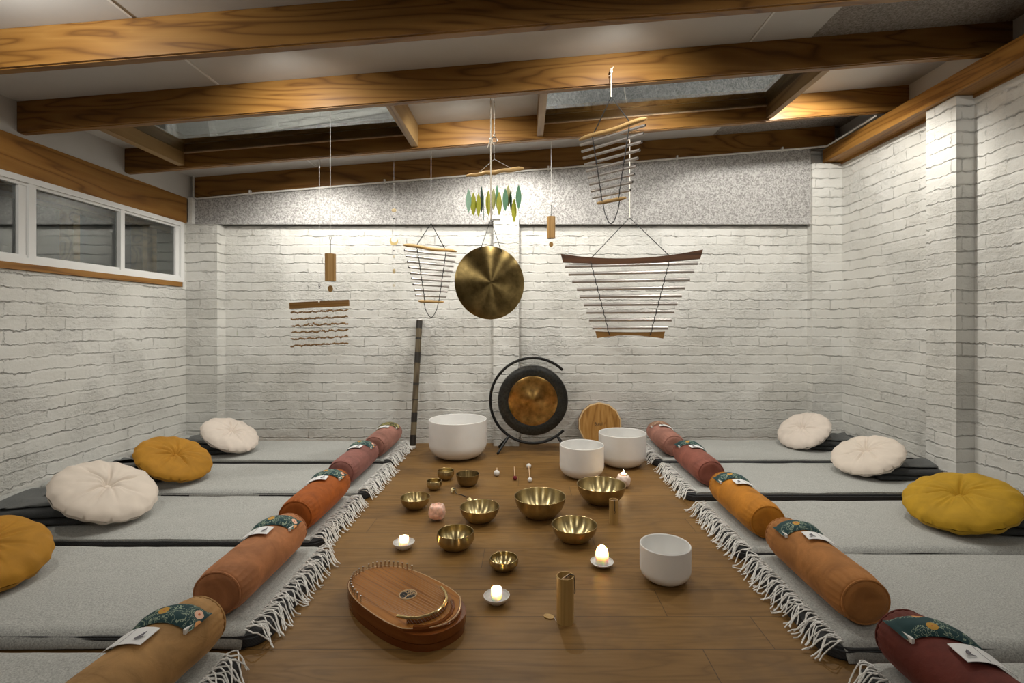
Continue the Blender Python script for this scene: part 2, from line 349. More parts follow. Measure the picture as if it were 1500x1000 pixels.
# ------------------------------------------------------------------ mesh helpers
class MB:
    def __init__(s): s.b = bmesh.new()
    def box(s, a, b, bev=0):
        x0, y0, z0 = a; x1, y1, z1 = b
        vs = [s.b.verts.new(p) for p in ((x0,y0,z0),(x1,y0,z0),(x1,y1,z0),(x0,y1,z0),(x0,y0,z1),(x1,y0,z1),(x1,y1,z1),(x0,y1,z1))]
        fs = [s.b.faces.new([vs[i] for i in f]) for f in ((0,3,2,1),(4,5,6,7),(0,1,5,4),(1,2,6,5),(2,3,7,6),(3,0,4,7))]
        if bev:
            es = list({e for f in fs for e in f.edges})
            bmesh.ops.bevel(s.b, geom=es, offset=bev, segments=2, affect='EDGES', profile=.6)
        return s
    def sbox(s, x0, x1, y0, y1, zf0, zf1):      # box whose bottom and top heights are functions of x
        P = [(x0,y0,zf0(x0)),(x1,y0,zf0(x1)),(x1,y1,zf0(x1)),(x0,y1,zf0(x0)),(x0,y0,zf1(x0)),(x1,y0,zf1(x1)),(x1,y1,zf1(x1)),(x0,y1,zf1(x0))]
        vs = [s.b.verts.new(p) for p in P]
        for f in ((0,3,2,1),(4,5,6,7),(0,1,5,4),(1,2,6,5),(2,3,7,6),(3,0,4,7)): s.b.faces.new([vs[i] for i in f])
        return s
    def tube(s, pts, r, n=8, closed=False, cap=True):
        pts = [Vector(p) for p in pts]; N = len(pts); rings = []; up = None
        for i, p in enumerate(pts):
            if closed: t = (pts[(i+1) % N]-pts[i-1])
            else: t = (pts[min(i+1, N-1)]-pts[max(i-1, 0)])
            if t.length < 1e-9: t = Vector((0, 0, 1))
            t.normalize()
            if up is None:
                up = Vector((0, 0, 1)) if abs(t.z) < .9 else Vector((1, 0, 0))
            a = t.cross(up); 
            if a.length < 1e-6: a = t.cross(Vector((0, 1, 0)))
            a.normalize(); bb = a.cross(t).normalized(); up = bb
            rr = r[i] if isinstance(r, (list, tuple)) else r
            rings.append([s.b.verts.new(p+(a*math.cos(2*PI*k/n)+bb*math.sin(2*PI*k/n))*rr) for k in range(n)])
        for i in range(N if closed else N-1):
            A = rings[i]; B = rings[(i+1) % N]
            for k in range(n): s.b.faces.new((A[k], A[(k+1) % n], B[(k+1) % n], B[k]))
        if cap and not closed:
            s.b.faces.new(rings[0][::-1]); s.b.faces.new(rings[-1])
        return s
    def lathe(s, prof, n=64, origin=(0, 0, 0)):
        ox, oy, oz = origin; rings = []
        for r, z in prof:
            if r < 1e-6: rings.append([s.b.verts.new((ox, oy, oz+z))])
            else: rings.append([s.b.verts.new((ox+r*math.cos(2*PI*k/n), oy+r*math.sin(2*PI*k/n), oz+z)) for k in range(n)])
        for A, B in zip(rings, rings[1:]):
            for k in range(n):
                k2 = (k+1) % n
                if len(A) == 1 and len(B) == 1: continue
                if len(A) == 1: s.b.faces.new((A[0], B[k2], B[k]))
                elif len(B) == 1: s.b.faces.new((A[k], A[k2], B[0]))
                else: s.b.faces.new((A[k], A[k2], B[k2], B[k]))
        return s
    def ball(s, c, r, sc=(1, 1, 1), seg=16, rot=None):
        m = Matrix.Translation(c) @ (rot or Matrix.Identity(4)) @ Matrix.Diagonal((r*sc[0], r*sc[1], r*sc[2], 1))
        bmesh.ops.create_uvsphere(s.b, u_segments=seg, v_segments=max(6, seg//2), radius=1, matrix=m); return s
    def prism(s, pts, z0, z1):                   # outline in xy, extruded in z
        a = [s.b.verts.new((x, y, z0)) for x, y in pts]; b = [s.b.verts.new((x, y, z1)) for x, y in pts]; n = len(pts)
        s.b.faces.new(a[::-1]); s.b.faces.new(b)
        for i in range(n): s.b.faces.new((a[i], a[(i+1) % n], b[(i+1) % n], b[i]))
        return s
    def prism_y(s, pts, y0, y1):                 # outline in xz, extruded in y
        a = [s.b.verts.new((x, y0, z)) for x, z in pts]; b = [s.b.verts.new((x, y1, z)) for x, z in pts]; n = len(pts)
        s.b.faces.new(a); s.b.faces.new(b[::-1])
        for i in range(n): s.b.faces.new((a[i], b[i], b[(i+1) % n], a[(i+1) % n]))
        return s
    def sheet(s, nx, ny, top, bot):              # closed slab from two parametric surfaces
        A = [[s.b.verts.new(top(i/nx, j/ny)) for j in range(ny+1)] for i in range(nx+1)]
        B = [[s.b.verts.new(bot(i/nx, j/ny)) for j in range(ny+1)] for i in range(nx+1)]
        for i in range(nx):
            for j in range(ny):
                s.b.faces.new((A[i][j], A[i+1][j], A[i+1][j+1], A[i][j+1]))
                s.b.faces.new((B[i][j], B[i][j+1], B[i+1][j+1], B[i+1][j]))
        for i in range(nx):
            s.b.faces.new((A[i][0], B[i][0], B[i+1][0], A[i+1][0])); s.b.faces.new((A[i][ny], A[i+1][ny], B[i+1][ny], B[i][ny]))
        for j in range(ny):
            s.b.faces.new((A[0][j], A[0][j+1], B[0][j+1], B[0][j])); s.b.faces.new((A[nx][j], B[nx][j], B[nx][j+1], A[nx][j+1]))
        return s
    def build(s, name, mat, parent=None, smooth=True, loc=None, flat_angle=35):
        bmesh.ops.recalc_face_normals(s.b, faces=s.b.faces)
        me = bpy.data.meshes.new(name)
        for f in s.b.faces: f.smooth = smooth
        if smooth:
            lim = math.radians(flat_angle)
            for e in s.b.edges:
                if len(e.link_faces) == 2 and e.calc_face_angle(0) > lim: e.smooth = False
        s.b.to_mesh(me); s.b.free(); me.materials.append(mat)
        o = bpy.data.objects.new(name, me); C.objects.link(o)
        if loc is not None: o.location = loc
        if parent: o.parent = parent
        return o
def tag(o, label, cat, group=None, kind=None):
    if label: o['label'] = label
    if cat: o['category'] = cat
    if group: o['group'] = group
    if kind: o['kind'] = kind
    return o
def thing(name, label, cat, loc=(0, 0, 0), rot=(0, 0, 0), group=None):
    o = bpy.data.objects.new(name, None); C.objects.link(o); o.empty_display_size = .05
    o.location = loc; o.rotation_euler = rot; return tag(o, label, cat, group)
def struct(o, label):
    o['kind'] = 'structure'; o['label'] = label; return o

# ------------------------------------------------------------------ room shell
XL, XR, YB, YF = -2.86, 2.71, 4.33, -1.3
SL = .081
def zr(x): return 2.125+SL*(x+2.86)              # underside of the rafters
def zt(x): return zr(x)+.17                      # underside of the ceiling
struct(MB().box((-3.4, YF-.2, -.12), (3.2, YB+.3, 0)).build('floor', M['floor'], smooth=False), 'brown oak board floor of the studio')
w = MB().box((XL-.25, YB, 0), (XR+.25, YB+.2, 1.885)).box((XL-.25, YB+.02, 1.885), (XR+.25, YB+.2, 2.95))
w.box((XL, YB-.115, 0), (-2.597, YB+.01, 1.882)).box((-.262, YB-.1, 0), (-.045, YB+.01, 1.95)).box((2.456, YB-.08, 0), (XR+.02, YB+.01, 2.405))
struct(w.build('wall_back', M['brick'], smooth=False), 'white painted brick back wall with three piers')
w = MB().box((XL-.24, YF, 0), (XL, YB+.02, 1.345)).box((XL-.24, 4.175, 1.345), (XL, YB+.02, 1.9)).box((XL-.24, YF, 1.345), (XL, .62, 1.885))
struct(w.build('wall_left', M['brick'], smooth=False), 'white painted brick left wall under the window')
w = MB().box((XR, YF, 0), (XR+.22, YB+.02, 2.46)).box((2.60, 3.0, 0), (XR+.02, 3.225, 2.415)).box((2.60, .55, 0), (XR+.02, .78, 2.415))
struct(w.build('wall_right', M['brick'], smooth=False), 'white painted brick right wall with a projecting pier')
struct(MB().box((XL-.25, YF-.2, 0), (XR+.25, YF, 2.95)).build('wall_rear', M['plaster'], smooth=False), 'plain wall behind the viewer')
w = MB().box((XL-.2, YF, 2.10), (XL-.004, YB+.02, 2.5))
w.build('upper_lining', M['plaster'], None, False)
struct(bpy.data.objects['upper_lining'], 'white boards between the rafters over the left wall'); bpy.data.objects['upper_lining'].name = 'trim_1'
struct(MB().box((2.755, YF, 2.45), (2.95, YB+.02, 2.95)).build('trim_2', M['plaster'], smooth=False), 'white boards between the rafters over the right wall')
# ceiling: white boards, then felt; the skylight bay is left open
cl = MB()
def zc(x): return zt(x)
def slab(b, x0, x1, y0, y1, d=0, th=.03): b.sbox(x0, x1, y0, y1, lambda x: zt(x)-d, lambda x: zt(x)+th)
for y0, y1 in ((YF, 2.85), (3.6, YB+.1)):
    slab(cl, XL-.2, 1.62, y0, y1)
slab(cl, XL-.2, -2.44, 2.85, 3.6); slab(cl, -.79, .12, 2.85, 3.6); slab(cl, 1.745, XR+.25, 2.85, 3.6)
struct(cl.build('ceiling', M['plaster'], smooth=False), 'sloping white board ceiling above the rafters')
fc = MB()
slab(fc, 1.62, XR+.25, YF, 2.85); slab(fc, 1.62, XR+.25, 3.6, YB+.1)
struct(fc.build('trim_3', M['felt_ceiling'], smooth=False), 'brown grey felt panels on the right part of the ceiling')
# thin seams between ceiling boards
for i, (x, y0, y1) in enumerate(((-1.72, 2.24, 2.8), (-1.72, .6, 2.18), (-1.78, 3.62, 4.27), (1.27, 2.24, 2.8), (.1, .6, 2.18))):
    struct(MB().sbox(x-.006, x+.006, y0, y1, lambda q: zt(q)-.005, lambda q: zt(q)+.002).build('trim_%d' % (4+i), M['alu'], smooth=False), 'thin seam strip between two white ceiling boards')
# rafters
def rafter(n, y, x0, x1, label, th=.045):
    b = MB().sbox(x0, x1, y, y+th, zr, lambda x: zt(x)-.001)
    b.sbox(x0, x1, y+.012, y+th+.004, lambda x: zr(x)-.004, lambda x: zr(x)+.012)
    struct(b.build('trim_%d' % n, M['beam_x'], smooth=False), label)
rafter(10, 1.50, XL, 2.755, 'timber rafter nearest overhead')
rafter(11, 2.19, XL, 2.755, 'timber rafter at the top of the photo')
rafter(12, 2.81, XL, 2.755, 'timber rafter on the near side of the skylight')
rafter(13, 3.567, XL, 2.755, 'timber rafter on the far side of the skylight')
rafter(14, 4.285, XL+.02, 2.67, 'timber rafter fixed to the back wall')
for i, (x0, x1, lb) in enumerate(((-2.475, -2.43, 'leftmost'), (-.805, -.76, 'second'), (.09, .135, 'third'), (1.73, 1.775, 'rightmost'))):
    struct(MB().sbox(x0, x1, 2.857, 3.565, lambda x: zr(x)+.012, lambda x: zt(x)+.002).build('trim_%d' % (15+i), M['trim_y'], smooth=False), lb+' short trimmer joist crossing the skylight bay')
# skylight panes with timber curb
for i, (x0, x1, lb) in enumerate(((-2.43, -.805, 'left'), (.135, 1.73, 'right'))):
    fr = MB()
    for a in (x0, x1-.02): fr.sbox(a, a+.02, 2.86, 3.56, zt, lambda x: zt(x)+.05)
    for a in (2.86, 3.54): fr.sbox(x0, x1, a, a+.02, zt, lambda x: zt(x)+.05)
    f = struct(fr.build('window_%d' % (2+i), M['trim_y'], smooth=False), lb+' skylight between the two middle rafters')
    MB().sbox(x0, x1, 2.86, 3.562, lambda x: zr(x)+.102, lambda x: zr(x)+.108).build('window_pane', M['glass'], f, False)
    MB().sbox(x0, x1, 3.554, 3.565, lambda x: zr(x)+.096, lambda x: zr(x)+.102).build('glazing_bead', M['dowel_light'], f, False)
    MB().sbox(x0-.05, x1+.05, 2.8, 3.62, lambda x: zt(x)+.45, lambda x: zt(x)+.47).build('night_sheet_above', M['night'], f, False)  # dark sheet standing in for the night sky over the glass
# wall plates
struct(MB().box((XL-.12, YF, 1.885), (XL+.006, 4.215, 2.10)).build('trim_19', M['beam_y'], smooth=False), 'orange timber beam over the left window')
struct(MB().box((2.565, YF, 2.418), (2.70, 4.285, 2.53)).box((2.70, YF, 2.40), (2.76, 4.285, 2.54)).build('trim_20', M['beam_y'], smooth=False), 'long timber beam along the top of the right wall')
struct(MB().sbox(XL+.01, 2.456, 4.275, YB-.002, lambda x: 1.892, lambda x: zr(x)-.012).build('trim_21', M['felt'], smooth=False), 'grey felt acoustic band along the top of the back wall')
struct(MB().box((XL, 4.235, 1.885), (XL+.035, 4.3, 2.11)).build('trim_22', M['conduit'], smooth=False), 'white corner strip above the left pier')
# white conduit
cd = MB().tube([(-2.83, 4.262, 2.30), (-2.83, 4.262, 2.12), (-2.80, 4.262, 2.105), (-2.3, 4.262, 2.155), (0, 4.262, zr(0)-.012), (2.50, 4.262, zr(2.5)-.012), (2.552, 4.2, 2.535), (2.553, 3.62, 2.55)], .008)
for x in (-2.35, -1.2, .2, 1.3, 2.2): cd.box((x, 4.25, zr(x)-.024), (x+.012, 4.275, zr(x)+.012))
struct(cd.build('trim_23', M['conduit']), 'thin white electrical conduit under the back rafter')
struct(MB().box((-.29, 4.215, 1.925), (-.2, 4.23, 1.955)).build('trim_24', M['conduit'], smooth=False), 'small white bracket on the middle pier')

# window in the left wall
wf = MB(); X0, X1 = XL-.045, XL+.012
wf.box((X0, .62, 1.385), (X1, 4.175, 1.42)); wf.box((X0, .62, 1.85), (X1, 4.175, 1.884))
wf.box((X0, 4.135, 1.42), (X1, 4.175, 1.85)); wf.box((X0, .62, 1.42), (X1, .66, 1.85))
for y, t in ((1.46, .03), (2.14, .03), (2.87, .045), (3.525, .035)): wf.box((X0+.008, y, 1.42), (X1-.006, y+t, 1.85))
for y0, y1 in ((2.17, 2.87), (2.915, 3.525), (3.56, 4.135), (1.49, 2.14)):
    wf.box((X0+.012, y0, 1.42), (X1-.014, y1, 1.437)); wf.box((X0+.012, y0, 1.833), (X1-.014, y1, 1.85))
wf.box((X0+.012, 2.825, 1.437), (X1-.018, 2.868, 1.833)); wf.box((X0+.012, 4.10, 1.437), (X1-.02, 4.135, 1.833))
win = struct(wf.build('window_1', M['alu'], smooth=False), 'white aluminium sliding window high in the left wall')
for y0, y1 in ((.66, 1.46), (1.49, 2.14), (2.17, 2.825), (2.915, 3.525), (3.56, 4.10)):
    MB().box((XL-.03, y0, 1.437), (XL-.024, y1, 1.833)).build('window_pane', M['glass'], win, False)
MB().box((XL-.1, .62, 1.347), (XL+.014, 4.15, 1.385)).build('window_sill', M['beam_y'], win, False)
ot = MB()
for y in (.7, 2.2, 2.75, 3.30, 3.9, 4.0): ot.box((XL-.22, y, 1.39), (XL-.13, y+.05, 1.88))
ot.box((XL-.24, .62, 1.385), (XL-.06, 4.175, 1.40)); ot.box((XL-.24, .62, 1.80), (XL-.1, 4.175, 1.885))
ot.build('timber_reveal', M['outside'], win, False)
MB().box((XL-1.3, -.5, 0), (XL-1.25, 5.2, 2.6)).build('night_sheet_outside', M['night'], win, False)  # unseen dark sheet standing in for the night beyond the window

# ------------------------------------------------------------------ mats and blankets
MAT = .04; TOP = .056
rows_l = [(3.61, 4.205, .0), (2.94, 3.52, .3), (2.30, 2.88, .0), (1.60, 2.23, .75), (.93, 1.515, .9)]
rows_r = [(3.63, 4.24, .0), (2.93, 3.54, .0), (2.18, 2.80, 1.), (1.54, 2.155, 1.), (.86, 1.47, .9)]
order = ['farthest', 'second farthest', 'middle', 'second nearest', 'nearest']
def nz(x, y, z=0): return noise.noise(Vector((x, y, z)))
XBL = (1.02, .985, .99, .905, .895); XBR = (1.01, 1.015, 1.0, .995, 1.01)
DXR = (.065, .065, .055, .05, .05)
def bed(side, k, y0, y1, over):
    bx_ = (XBL if side < 0 else XBR)[k]; ex_ = bx_-(.06 if side < 0 else DXR[k])
    xw = XL+.015 if side < 0 else XR-.015      # wall end
    xe = side*ex_                             # aisle end of the mat
    sd = 'left' if side < 0 else 'right'; seed = k*7.3+(50 if side > 0 else 0)
    # mat: slim pad with round aisle corners
    out = []
    r = .06
    cxs = xe+(-r if side > 0 else r)*-1
    y0m = y0-(.014 if over < .2 else 0); a = [(xw, y0m), (xw, y1)]
    n = 8
    far = [(xe-(-side)*r*(1-math.sin(t*PI/2/n)) if False else xe+side*r*(1-math.sin(t*PI/2/n)), y1-r*(1-math.cos(t*PI/2/n))) for t in range(n+1)]
    near = [(xe+side*r*(1-math.cos(t*PI/2/n)), y0m+r*(1-math.sin(t*PI/2/n))) for t in range(n+1)]
    pts = a+far+near
    t = MB().prism(pts, 0, MAT)
    bmesh.ops.bevel(t.b, geom=[e for e in t.b.edges if abs(e.verts[0].co.z-e.verts[1].co.z) < 1e-6], offset=.008, segments=2, affect='EDGES')
    mt = t.build('yoga_mat', M['mat'])
    tag(mt, 'charcoal mat under the %s light grey blanket of the %s row' % (order[k], sd), 'mat', 'charcoal mats of the %s row' % sd)
    # blanket
    xb = side*bx_
    drop = .036*over
    def H(x, y):
        e = abs(x-xw); up = max(0, 1-e/.42); up = up*up*(3-2*up)
        return TOP+.05*up+.004*nz(x*3, y*4, seed)+.0025*nz(x*9, y*11, seed)
    def top(u, v, off=0.):
        x = xw+(xb-xw)*u
        ya = y0-.012*over+.009*nz(x*2.2, seed, 1)+.004*nz(x*7, seed, 2); yb2 = y1+.006*nz(x*2.2, seed, 3)
        y = ya+(yb2-ya)*v; z = H(x, y)
        d = (y-ya)
        if d < .045: z -= (drop+.006)*(1-d/.045)**2
        d2 = (yb2-y)
        if d2 < .03: z -= .01*(1-d2/.03)**2
        de = abs(x-xb)
        if de < .03: z -= .004*(1-de/.03)
        if v == 0 and over: z -= .004
        return (x, y, max(z-off, .003))
    b = MB().sheet(120, 44, lambda u, v: top(u, v), lambda u, v: top(u, v, .0105))
    bl = b.build('wool_blanket', M['blanket'], flat_angle=60)
    tag(bl, 'light grey fringed wool blanket spread over the %s mat of the %s row' % (order[k], sd), 'blanket', 'light grey blankets of the %s row' % sd)
    f = MB(); N = 70; rnd = random.Random(seed)
    for i in range(N):
        y = y0+.015+(y1-y0-.03)*i/(N-1)+rnd.uniform(-.003, .003)
        ln = rnd.uniform(.07, .115); dy = rnd.uniform(-.035, .012)-.008; bow = rnd.uniform(.0, .012); cur = rnd.uniform(-.022, .022)
        P = []
        for q in range(8):
            s_ = q/7; x = xb-side*(-.004+ln*s_)
            inx = abs(x) > ex_+.01
            base = TOP-.004 if inx else max(.006, TOP-.004-(ex_+.01-abs(x))*1.2)
            z = base+bow*math.sin(s_*PI)+.002
            P.append((x, y+dy*s_*s_+cur*math.sin(s_*PI*1.4)+.005*math.sin(s_*9+i*1.7), z))
        f.tube(P, .0021, 5)
    fo = f.build('fringe', M['fringe'], bl); fo['kind'] = 'stuff'; fo['label'] = 'knotted white yarn fringe'
    return H
for k, (y0, y1, ov) in enumerate(rows_l): bed(-1, k, y0, y1, ov)
for k, (y0, y1, ov) in enumerate(rows_r): bed(1, k, y0, y1, ov)

# ------------------------------------------------------------------ bolsters with eye pillows and cards
RB, LB = .089, .53
def bolster(side, k, x, ynear, mat, colour, rot=0, eye='teal', eyew='dark teal floral', L_=LB, tilt=0):
    sd = 'left' if side < 0 else 'right'
    z0 = TOP+.003
    t = thing('bolster', '%s velvet bolster, %s of the %s row' % (colour, order[k], sd), 'bolster',
              (x, ynear+L_/2, z0), (0, 0, rot), 'velvet bolsters of the %s row' % sd)
    seed = k*3.1+(9 if side > 0 else 0)
    b = MB(); n = 72; rings = []
    ys = []
    prof = [(0, 0.0), (.25, 0.006), (.6, .009), (.80, .006), (.845, 0.0)]
    for fr_, dy in prof: ys.append((-L_/2+.012-dy, RB*fr_, 0))
    body = [(.012, .87), (.022, .915), (.04, .955), (.065, .985), (.1, 1), (.16, 1.005), (.25, 1.01), (.36, 1.01)]
    for d, s_ in body: ys.append((-L_/2+d, RB*s_, 1 if d < .09 else 0))
    m_ = [(-y, r, g) for (y, r, g) in ys[::-1]]
    allr = ys+m_
    for (y, r, g) in allr:
        if r < 1e-5: rings.append([b.b.verts.new((0, y, RB*.93))]); continue
        ring = []
        for i in range(n):
            a = 2*PI*i/n
            rr = r
            if g: rr *= 1+.02*math.sin(a*23+seed)*(1 if g else 0)
            rr *= 1+.02*nz(math.cos(a)*1.3+seed, y*6, math.sin(a)*1.3)
            px = rr*math.cos(a); pz = RB*.93+rr*.93*math.sin(a)
            ring.append(b.b.verts.new((px, y, max(pz, .002))))
        rings.append(ring)
    for A, B in zip(rings, rings[1:]):
        for i in range(n):
            j = (i+1) % n
            if len(A) == 1: b.b.faces.new((A[0], B[i], B[j]))
            elif len(B) == 1: b.b.faces.new((A[i], B[0], A[j]))
            else: b.b.faces.new((A[i], B[i], B[j], A[j]))
    b.build('cover', M[mat], t, flat_angle=70)
    for s_ in (-1, 1):
        p = MB().tube([(RB*.862*math.cos(2*PI*i/48), s_*(L_/2-.010), max(RB*.93+RB*.862*.93*math.sin(2*PI*i/48), .004)) for i in range(48)], .0038, 6, True)
        p.build('piping', M[mat], t)
    # eye pillow lying across the far end
    mw = Matrix.Translation((x, ynear+L_/2, z0)) @ Matrix.Rotation(rot, 4, 'Z')
    rnd = random.Random(seed*17+3)
    yc = L_/2-.125; Rz = RB*1.01; a0 = PI/2+side*(-.18); sp = 1.08; wd = .085; tw = side*-.06+rnd.uniform(-.05, .05)
    c0 = Vector((0, yc, RB*.93))
    def surf(u, v, up):
        a = a0+(.5-u)*2*sp
        y = (v-.5)*wd+tw*(u-.5)*.9
        puff = (max(0, 1-abs(2*u-1)**4)*max(0, 1-abs(2*v-1)**2.2))**.55*.017
        puff *= 1+.2*nz(u*5, v*4, seed)
        rr = Rz+.003+(puff if up else -.0+.0005)
        if abs(u-.5) > .44: rr += .01*(abs(u-.5)-.44)/.06
        return Vector((rr*math.cos(a), yc+y, RB*.93+rr*.93*math.sin(a)))
    e = MB().sheet(32, 12, lambda u, v: surf(u, v, True), lambda u, v: surf(u, v, False))
    ep = e.build('eye_pillow', M[eye], None, flat_angle=70); ep.matrix_world = mw
    tag(ep, '%s eye pillow draped over the %s bolster on the %s' % (eyew, colour, sd), 'eye pillow', 'eye pillows on the %s bolsters' % sd)
    uu = .93 if side < 0 else .07
    tg = MB(); 
    pa = surf(uu, .02, False)+Vector((0, -.002, .003)); 
    tg.box((pa.x-.004+(.006 if side < 0 else -.006), pa.y-.006, pa.z-.012), (pa.x+.004+(.006 if side < 0 else -.006), pa.y+.028, pa.z+.001))
    tg.build('cloth_tag', M['label'], ep, False)
    # card
    cy_ = yc-.108+.0*side; ang = side*(-.30)+rnd.uniform(-.05, .05); yaw = side*-.12+rnd.uniform(-.1, .1)
    topz = RB*.93+RB*.93*1.045
    ml = mw @ Matrix.Translation((side*.022, cy_, topz-.0075)) @ Matrix.Rotation(side*.24, 4, 'Y') @ Matrix.Rotation(yaw, 4, 'Z')
    cd_ = MB().sheet(12, 4, lambda u, v: ((u-.5)*.108, (v-.5)*.074, .0016+.010-.045*(u-.5)**2*1.2), lambda u, v: ((u-.5)*.108, (v-.5)*.074, .0004+.010-.045*(u-.5)**2*1.2))
    cdo = cd_.build('card', M['paper'], None, False); cdo.matrix_world = ml
    tag(cdo, 'white card resting on the %s bolster on the %s' % (colour, sd), 'card', 'white cards on the %s bolsters' % sd)
    mk = MB()
    zz = .0119
    mk.box((-.003, -.030, zz-.0003), (-.002, .032, zz+.0002))
    mx = side*-.038
    for q in range(5):
        mk.box((mx-.008+q*.003, -.022+q*.003, zz-.0022), (mx-.005+q*.003, -.012+q*.004, zz-.0012+.0005))
    mk.box((mx-.01, -.02, zz-.0022), (mx+.012, -.017, zz-.0008))
    mk.build('printed_mark', M['ink'], cdo, False)
bolster(-1, 0, -1.095, 3.62, 'v_pink', 'dusty pink', 0, 'olive', 'olive patterned')
bolster(-1, 1, -1.105, 2.99, 'v_mauve', 'mauve')
bolster(-1, 2, -1.070, 2.32, 'v_orange', 'burnt orange')
bolster(-1, 3, -1.030, 1.66, 'v_salmon', 'salmon')
bolster(-1, 4, -1.010, 1.0, 'v_tan', 'tan', -.10)
bolster(1, 0, 1.105, 3.66, 'v_rose', 'rose', 0, 'peach', 'peach patterned')
bolster(1, 1, 1.125, 2.99, 'v_brick', 'brick pink')
bolster(1, 2, 1.110, 2.26, 'v_mustard', 'mustard')
bolster(1, 3, 1.110, 1.61, 'v_rust', 'rust')
bolster(1, 4, 1.105, .93, 'v_maroon', 'maroon', .02)

# ------------------------------------------------------------------ folded blankets and round cushions
def folded(label, x, y, z, rz, side, w_=.34, d=.36):
    t = thing('folded_blanket', label, 'blanket', (x, y, z), (0, 0, rz), 'dark folded blankets at the head ends')
    seed = x*3+y
    # zigzag fold profile in local xz, extruded along local y
    def fold(b, layers, z0, th, w2, yy0, yy1, wob):
        path = []
        for i in range(layers):
            zz = z0+th*.5+i*th
            xs = [(-w2/2, w2/2)] if i % 2 == 0 else [(w2/2, -w2/2)]
            a, c = xs[0]
            for q in range(15): path.append((a+(c-a)*q/14, zz))
            if i < layers-1:
                sgn = 1 if c > 0 else -1
                for q in range(1, 5): path.append((c+sgn*th*.5*math.sin(q*PI/5), zz+th*.5*(1-math.cos(q*PI/5))))
        n = len(path); A = []; h = th*.46
        ny = 14
        for j in range(ny+1):
            v = j/ny; yv = yy0+(yy1-yy0)*v; row = []
            ed = min(1, min(v, 1-v)/.06)
            for i, (px, pz) in enumerate(path):
                p0 = path[max(i-1, 0)]; p1 = path[min(i+1, n-1)]
                tx, tz = p1[0]-p0[0], p1[1]-p0[1]; l = math.hypot(tx, tz) or 1; nx_, nz_ = -tz/l, tx/l
                wv = wob*nz(px*6+seed, yv*6, pz*14); hh = h*(.55+.45*ed)
                zb = pz+wv*(pz/th*.5)
                sag = -.0
                row.append(((px+nx_*hh, yv, zb+nz_*hh), (px-nx_*hh, yv, zb-nz_*hh)))
            A.append(row)
        U = [[b.b.verts.new(Vector(p[0])) for p in r] for r in A]; D = [[b.b.verts.new(Vector(p[1])) for p in r] for r in A]
        for r in U+D:
            for v_ in r: v_.co.z = max(v_.co.z, z0)
        for j in range(ny):
            for i in range(n-1):
                b.b.faces.new((U[j][i], U[j][i+1], U[j+1][i+1], U[j+1][i])); b.b.faces.new((D[j][i], D[j+1][i], D[j+1][i+1], D[j][i+1]))
        for j in range(ny):
            b.b.faces.new((U[j][0], U[j+1][0], D[j+1][0], D[j][0])); b.b.faces.new((U[j][-1], D[j][-1], D[j+1][-1], U[j+1][-1]))
        for i in range(n-1):
            b.b.faces.new((U[0][i], D[0][i], D[0][i+1], U[0][i+1])); b.b.faces.new((U[-1][i], U[-1][i+1], D[-1][i+1], D[-1][i]))
    b = MB(); fold(b, 2, 0, .036, w_, -d/2, d/2, .022); b.build('folds', M['charcoal'], t, flat_angle=80)
    b = MB(); fold(b, 1, .076, .013, w_*.80, -d/2+.05, d/2-.02, .012); b.build('turned_side', M['slate'], t, flat_angle=80)
    f = MB(); rnd = random.Random(int(abs(x*100)))
    ex = -side*(w_*.32)
    for i in range(34):
        yy = -d/2+.02+rnd.random()*d*.75; ln = rnd.uniform(.04, .07)
        f.tube([(ex+side*.02, yy, .1), (ex+rnd.uniform(-.02, .02), yy+rnd.uniform(-.03, .02), .108+rnd.uniform(0, .006)), (ex-side*ln*.8+rnd.uniform(-.02, .02), yy-.02+rnd.uniform(-.03, .01), .098), (ex-side*ln+rnd.uniform(-.02, .02), yy-.03+rnd.uniform(-.03, .01), .090)], .0019, 4)
    fo = f.build('fringe', M['fringe'], t); fo['kind'] = 'stuff'; fo['label'] = 'tangled white fringe'
